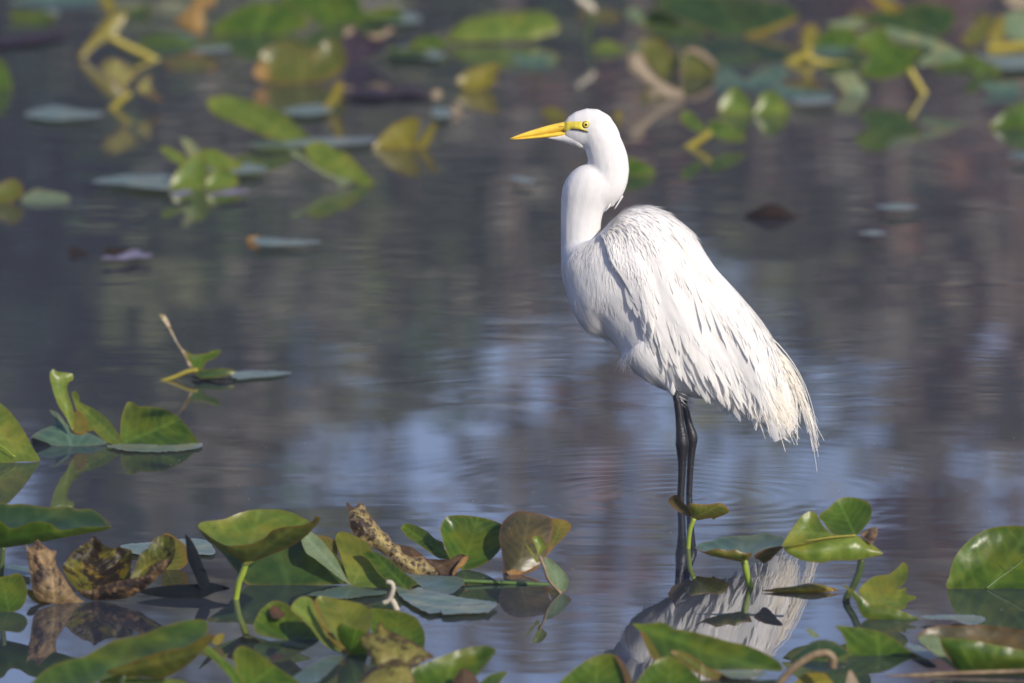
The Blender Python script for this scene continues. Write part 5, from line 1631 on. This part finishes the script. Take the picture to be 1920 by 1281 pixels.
def feather_geo(s, q, L, Wd, sgn, ang, lift0, lift1, rg, cup=.22, nseg=7, round_=.7):
    """one vaned feather lying on the wing surface, root at (s,q)"""
    q = min(.995, q)
    p0 = wing_pt(s, q, fold(s, q), sgn)
    e_ = .012
    q1, q0 = min(1, q + .02), max(0, q - .02)
    ds = (wing_pt(s + e_, q, fold(s + e_, q), sgn) - wing_pt(s - e_, q, fold(s - e_, q), sgn)).normalized()
    dq = (wing_pt(s, q1, fold(s, q1), sgn) - wing_pt(s, q0, fold(s, q0), sgn)).normalized()
    nn_ = ds.cross(dq)
    if nn_.y * sgn > 0 and q > .25: nn_ = -nn_
    elif q <= .25 and nn_.dot(Vector((.5, -.6 * sgn, .6))) < 0: nn_ = -nn_
    nn_.normalize()
    d = (ds * math.cos(ang) + dq * math.sin(ang)).normalized()
    side = d.cross(nn_).normalized()
    L, Wd = L * PXS, Wd * PXS
    pts, wds = [], []
    sag = rg.uniform(.0, .06)
    for i in range(nseg):
        x = i / (nseg - 1)
        w_ = (min(1, x * 4 + .25)) * (1 - max(0, (x - round_) / (1 - round_)) ** 1.7)
        pts.append(p0 + d * L * x + nn_ * ((lift0 + (lift1 - lift0) * x) * PXS) - Vector((0, 0, 1)) * sag * L * x * x)
        wds.append(max(Wd * w_, Wd * .06))
    return pts, wds, side, nn_


for sgn in (1, -1):
    V, Fc = wing_shell(sgn)
    wing = add_part('wing', V, Fc, FEATHER)
    sm = wing.modifiers.new('thick', 'SOLIDIFY')
    sm.thickness = .004
    sm.offset = -1
    # small coverts, thousands of soft tips: one part
    V, Fc, UVs = [], [], []
    rg = random.Random(31 + sgn)
    ncov = 9000 if sgn > 0 else 3000
    for k in range(ncov):
        s = .11 + .74 * rg.random() ** 1.1
        q = rg.uniform(.02, .96)
        if rg.random() < (.85 if q < .5 and s < .6 else .4): continue
        ang = .15 + .45 * q + rg.gauss(0, .08) - .25 * max(0, .35 - s)
        L = (rg.uniform(16, 34) + 26 * s) * (1 - .45 * max(0, q - .75) / .25)
        pts, wds, side, nn_ = feather_geo(s, q, L, rg.uniform(.9, 2.2), sgn, ang, .05 + rg.uniform(0, .2), .15 + rg.uniform(0, .45), rg, .0, 5, .4)
        strip(V, Fc, UVs, pts, wds, side, nn_)
    cvt = add_part('coverts', V, Fc, FEATHER, wing)
    soft_normals(cvt, 0)
    cvt['kind'] = 'stuff'
    # larger wing feathers, one object each, lowest rows first
    rows = [(.95, 44, .34, .86, 80, 5.2, .5), (.86, 38, .38, .85, 96, 5.0, .7), (.74, 34, .42, .84, 106, 4.6, .8), (.6, 28, .45, .84, 104, 4.2, .8), (.45, 22, .48, .84, 96, 3.8, .8)]
    for (q, cnt, s0, s1, L, Wd, lf) in rows:
        for k in range(cnt if sgn > 0 else cnt // 2):
            s = s0 + (s1 - s0) * (k + rg.uniform(-.3, .3)) / max(1, (cnt if sgn > 0 else cnt // 2) - 1)
            s = max(.3, min(.9, s))
            end = max(0.3, 1 - max(0, s - .6) * 1.6) * (.45 + .55 * min(1, max(0, (s - .3) / .25)))
            pts, wds, side, nn_ = feather_geo(s, q + rg.uniform(-.05, .04), L * rg.uniform(.7, 1.1) * end, Wd * rg.uniform(.7, 1.2), sgn, .30 + .18 * q + rg.gauss(0, .05) - .5 * max(0, s - .62), lf * .25, lf * .25 + rg.uniform(.1, .8), rg)
            V, Fc, UVs = [], [], []
            strip(V, Fc, UVs, pts, wds, side, nn_, .06, .9)
            fo = add_part('wing_feather', V, Fc, VANE, wing)
            set_uv(fo, UVs)
            soft_normals(fo, 0)

# tail: overlapping square ended feathers
for k in range(14):
    f = k / 13
    y_ = (f - .5) * 44
    a = W(1392 + 26 * math.sin(f * 9), 690 + 10 * math.cos(f * 7), y_)
    tip = [(1455, 828), (1470, 818), (1484, 812), (1494, 800), (1446, 818), (1436, 812), (1462, 824)][k % 7]
    b = W(tip[0] + rg.uniform(-3, 3), tip[1] + rg.uniform(-4, 1), y_ * 1.1)
    dd = b - a
    side = Vector((dd.z, .25 * dd.length, -dd.x)).normalized()
    pts = [a + dd * (i / 7) + Vector((.006, 0, .006)) * math.sin(math.pi * i / 7) for i in range(8)]
    wds = [9 * PXS * (.6 + .4 * min(1, i / 3)) * (.55 if i == 7 else 1) for i in range(8)]
    V, Fc, UVs = [], [], []
    strip(V, Fc, UVs, pts, wds, side, Vector((0, -1, 0)), .2)
    fo = add_part('tail_feather', V, Fc, VANE)
    set_uv(fo, UVs)

NRM.clear()
# long lacy plumes running off the back past the tail
V, Fc, UVs = [], [], []
rg = random.Random(77)


def bez(pts, n):
    out = []
    for i in range(n):
        x = i / (n - 1)
        q = [np.array(p, float) for p in pts]
        while len(q) > 1:
            q = [a * (1 - x) + b * x for a, b in zip(q[:-1], q[1:])]
        out.append(q[0])
    return out


def plume(a, m, b, y0_, y1_, wd, n=12):
    cs = bez([(a[0], a[1], y0_), (m[0], m[1], (y0_ + y1_) / 2), (b[0], b[1], y1_)], n)
    pts = [W(c_[0], c_[1], c_[2]) for c_ in cs]
    for i in range(n - 1):
        pass
    d = (pts[-1] - pts[0]).normalized()
    side = Vector((d.z, .2, -d.x)).normalized()
    strip(V, Fc, UVs, pts, [wd * PXS * (1 - .75 * i / (n - 1)) for i in range(n)], side, Vector((.42, -.74, .52)))


for k in range(420):           # over the back and flank, ending along the tail
    f = rg.random()
    ax_, ay_ = 1240 + 170 * f + rg.gauss(0, 14), 452 + 170 * f + rg.gauss(0, 20)
    ay_ = max(ay_, 392 + (ax_ - 1235) * 1.19 + 12)
    g_ = rg.random()
    bx_, by_ = 1400 + 95 * g_ + rg.gauss(0, 8), 735 + 68 * g_ ** .8 + rg.gauss(0, 18)
    dep = -rg.uniform(0.15, 1.0)
    wloc = 66 * (1 - .55 * f)
    mx_, my_ = (ax_ + bx_) / 2 + 14, (ay_ + by_) / 2 - 6
    plume((ax_, ay_), (mx_, my_), (bx_, by_), dep * wloc - 6, dep * 26 - 4, rg.uniform(.6, 1.8))
for k in range(70):            # free strands beyond the tail
    f = rg.random()
    ax_, ay_ = 1384 + 58 * f + rg.gauss(0, 3), 582 + 95 * f + rg.gauss(0, 4)
    e = [(1531, 812), (1524, 790), (1510, 770), (1518, 800), (1500, 786), (1534, 836), (1497, 800), (1490, 770), (1505, 745)][rg.randrange(9)]
    bx_, by_ = e[0] + rg.gauss(0, 5), e[1] + rg.gauss(0, 10)
    plume((ax_, ay_), (1497 + rg.gauss(0, 8), 688 + rg.gauss(0, 10)), (bx_, by_), rg.uniform(-18, 4), rg.uniform(-16, 8), rg.uniform(.7, 1.5))
plume((1425, 625), (1512, 715), (1532, 885), -4, -8, 1.0, 16)
plume((1428, 630), (1515, 730), (1536, 838), -8, -8, 1.0, 16)
plume((1440, 640), (1500, 740), (1494, 835), -8, -10, .9, 16)
plume((1450, 650), (1492, 740), (1486, 826), 2, -4, .9, 16)
pl = add_part('plumes', V, Fc, CREAM)
set_uv(pl, UVs)
soft_normals(pl, 0)
pl['kind'] = 'stuff'

NRM.clear()
# --- bill: two mandibles meeting along the commissure
def bill_ring(c_, hh, wd, n=16):
    return [W(c_[0], c_[1] - hh * math.cos(2 * math.pi * k / n), -wd * math.sin(2 * math.pi * k / n)) for k in range(n)]


def loft_part(name, rings, mat, parent):
    V, Fc = [], []
    n = len(rings[0])
    for r in rings: V.extend(r)
    for i in range(len(rings) - 1):
        for k in range(n):
            a, b = i * n + k, i * n + (k + 1) % n
            Fc.append((a, a + n, b + n, b))
    Fc.append(tuple(range(n)))
    Fc.append(tuple(range((len(rings) - 1) * n, len(rings) * n))[::-1])
    return add_part(name, V, Fc, mat, parent)


bill = empty('bill', (0, 0, 0))
bill.parent = egret
UPP = [(955, 260.2, 260.9, .4), (965, 256, 260, 1.8), (980, 250.3, 258.2, 3.2), (1000, 243.6, 255.4, 4.8), (1020, 237.7, 252.0, 6.2), (1040, 232.6, 248.5, 7.6), (1058, 229.0, 245.2, 9.0), (1072, 227.5, 243.5, 11)]
LOW = [(957, 260.9, 261.6, .4), (968, 259.8, 261.8, 1.6), (985, 257.2, 261.4, 2.8), (1005, 254.2, 260.2, 4.2), (1025, 250.8, 258.6, 5.4), (1042, 247.8, 257.4, 6.6), (1056, 245.6, 256.6, 7.6), (1066, 244.5, 254, 9)]
loft_part('chin', CHIN, FEATHER, bodyo)
loft_part('upper_mandible', [bill_ring((u, (a + b) / 2), (b - a) / 2 + .25, wd) for u, a, b, wd in UPP], BILL, bill)
loft_part('lower_mandible', [bill_ring((u, (a + b) / 2), (b - a) / 2 - .1, wd) for u, a, b, wd in LOW], BILL, bill)


def face_patch(name, poly, mat, push, parent, step=2.0):
    """patch laid on the side of the head"""
    poly = [tuple(p) for p in catmull(poly, True, step)]
    A = np.array(poly)
    lo, hi = A.min(0), A.max(0)
    gx, gy = np.meshgrid(np.arange(lo[0], hi[0], step), np.arange(lo[1], hi[1], step))
    G = np.stack([gx.ravel(), gy.ravel()], 1)
    G = G[inside(G, poly)]
    if len(G): G = G[edge_dist(G, poly) > step * .5]
    pts = [Vector(p) for p in poly] + [Vector((p[0], p[1])) for p in G]
    vo_, e_, f_, *_r = delaunay_2d_cdt(pts, [], [list(range(len(poly)))], 1, 1e-4)
    PP = np.array([(p.x, p.y) for p in vo_])
    ed = np.clip(edge_dist(PP, poly) / 3.0, 0, 1)
    for sgn in (1, -1):
        V = []
        for (u, v), e in zip(PP, ed):
            wd = np.interp(u, [h[0][0] for h in HEAD], [h[2] for h in HEAD])
            tp = np.interp(u, [h[0][0] for h in HEAD], [h[0][1] for h in HEAD])
            bt = np.interp(u, [h[0][0] for h in HEAD], [h[1][1] for h in HEAD])
            x = max(-1, min(1, (v - (tp + bt) / 2) / ((bt - tp) / 2)))
            y = wd * math.sqrt(max(0, 1 - x * x)) + push * (.45 + .55 * e)
            V.append(W(u, v, -sgn * y))
        add_part(name, V, [tuple(f) for f in f_], mat, parent)


face_patch('lore', [(1056, 230), (1062, 228.3), (1080, 228.2), (1092, 228.6), (1091, 234), (1093, 240), (1103, 246.5), (1092, 244.5), (1082, 242.5), (1070, 241.5), (1063, 246), (1058, 246)], LORE, 2.6, egret)
face_patch('gape_line', [(1070, 241.6), (1082, 241.4), (1092, 243), (1104, 247.6), (1103, 248.6), (1090, 246), (1080, 244), (1070, 243.2)], GAPE, 3.2, egret, 1.2)
face_patch('nostril', [(1047, 237.4), (1053, 236.4), (1058, 236), (1058, 237.6), (1052, 238.2)], simple('nostril_dark', (0.30, 0.12, 0.01), .6), 3.2, bill, 1.0)


def dome(name, u, v, yc, r, mat, parent, flat=.6, sgn=1, ringr=None):
    V, Fc = [], []
    n, m = 20, 7
    for i in range(m):
        th = math.pi / 2 * i / (m - 1)
        for k in range(n):
            a = 2 * math.pi * k / n
            V.append(W(u + r * math.sin(th) * math.cos(a), v + r * math.sin(th) * math.sin(a), -sgn * (yc + r * flat * math.cos(th))))
    for i in range(m - 1):
        for k in range(n):
            a, b = i * n + k, i * n + (k + 1) % n
            Fc.append((a, b, b + n, a + n))
    return add_part(name, V, Fc, mat, parent)


for sgn in (1, -1):
    ey = dome('eye', 1098.7, 234, 20.0, 7.6, LORE, egret, .55, sgn)
    dome('eye_ring', 1098.7, 234, 22.2, 6.4, GAPE, ey, .28, sgn)
    dome('iris', 1098.7, 234, 22.6, 5.4, IRIS, ey, .42, sgn)
    dome('pupil', 1098.7, 234, 23.6, 3.1, BLACK, ey, .60, sgn)

# --- legs: tibia, ankle joint, tarsus, toes on the pond bed
for (yo, pts) in ((-30, [(1262, 716, 9), (1267, 738, 7), (1272, 765, 7.5), (1275, 795, 8), (1278, 818, 11), (1279, 832, 12.5), (1279, 846, 10.5), (1279, 868, 8), (1278, 900, 7), (1276, 935, 6.8), (1275, 1000, 6.6), (1275, 1090, 6.6)]),
                  (26, [(1277, 730, 9), (1282, 750, 6.5), (1288, 780, 7), (1293, 800, 7.5), (1297, 814, 9.5), (1298, 824, 10), (1297, 840, 8), (1295, 866, 6.6), (1293, 900, 6), (1292, 932, 6), (1291, 1000, 6), (1291, 1085, 6)])):
    sm_ = catmull(pts, False, 4)
    Wp = [W(p[0], p[1], yo) for p in sm_]
    Vv, Ff = tube_mesh(Wp, [p[2] * PXS for p in sm_], 14)
    lg = add_part('leg', Vv, Ff, LEGM)
    foot = Wp[-1]
    for a in (-2.6, 3.14, 2.6, 0.0):
        e = foot + Vector((math.cos(a) * .075, math.sin(a) * .075, -.004))
        Vv, Ff = tube_mesh([foot, foot * .5 + e * .5 + Vector((0, 0, .004)), e], [.005, .004, .0015], 8)
        add_part('toe', Vv, Ff, LEGM, lg)

# ------------------------------------------------------------------ specks of pollen and seed fluff on the water
t = NT('pollen')
t.p.inputs['Base Color'].default_value = (0.5, 0.47, 0.38, 1)
rg = random.Random(3)
V, Fc = [], []
for k in range(420):
    p = water_pt(rg.uniform(-60, 1980), rg.uniform(240, 1300) if k % 3 else rg.uniform(600, 960), .0012)
    r = rg.uniform(.0006, .0016)
    o = len(V)
    a0 = rg.uniform(0, 3)
    V += [p + Vector((math.cos(a0 + i * 1.257) * r * rg.uniform(.6, 1.4), math.sin(a0 + i * 1.257) * r * 1.6, 0)) for i in range(5)]
    Fc.append(tuple(range(o, o + 5)))
tag(mesh_obj('pollen_specks', V, Fc, t.m, smooth=False), 'tiny pale specks of pollen scattered on the water', 'pollen', kind='stuff')

# ------------------------------------------------------------------ thin morning air over the pond
x0, x1, y0, y1, z0, z1 = -420, 420, -80, 520, -2.0, 22.0
V = [(x0, y0, z0), (x1, y0, z0), (x1, y1, z0), (x0, y1, z0), (x0, y0, z1), (x1, y0, z1), (x1, y1, z1), (x0, y1, z1)]
Fc = [(3, 2, 1, 0), (4, 5, 6, 7), (0, 1, 5, 4), (1, 2, 6, 5), (2, 3, 7, 6), (3, 0, 4, 7)]
t = NT('haze_air')
t.n.remove(t.p)
pv = t.node('ShaderNodeVolumePrincipled')
pv.inputs['Color'].default_value = (0.88, 0.89, 1.0, 1)
pv.inputs['Density'].default_value = 0.0013
pv.inputs['Anisotropy'].default_value = 0.2
t.link(pv.outputs[0], t.out.inputs['Volume'])
tag(mesh_obj('haze', V, Fc, t.m, smooth=False), 'thin bluish morning haze over the pond', 'haze', kind='stuff')
scene.cycles.volume_bounces = 0
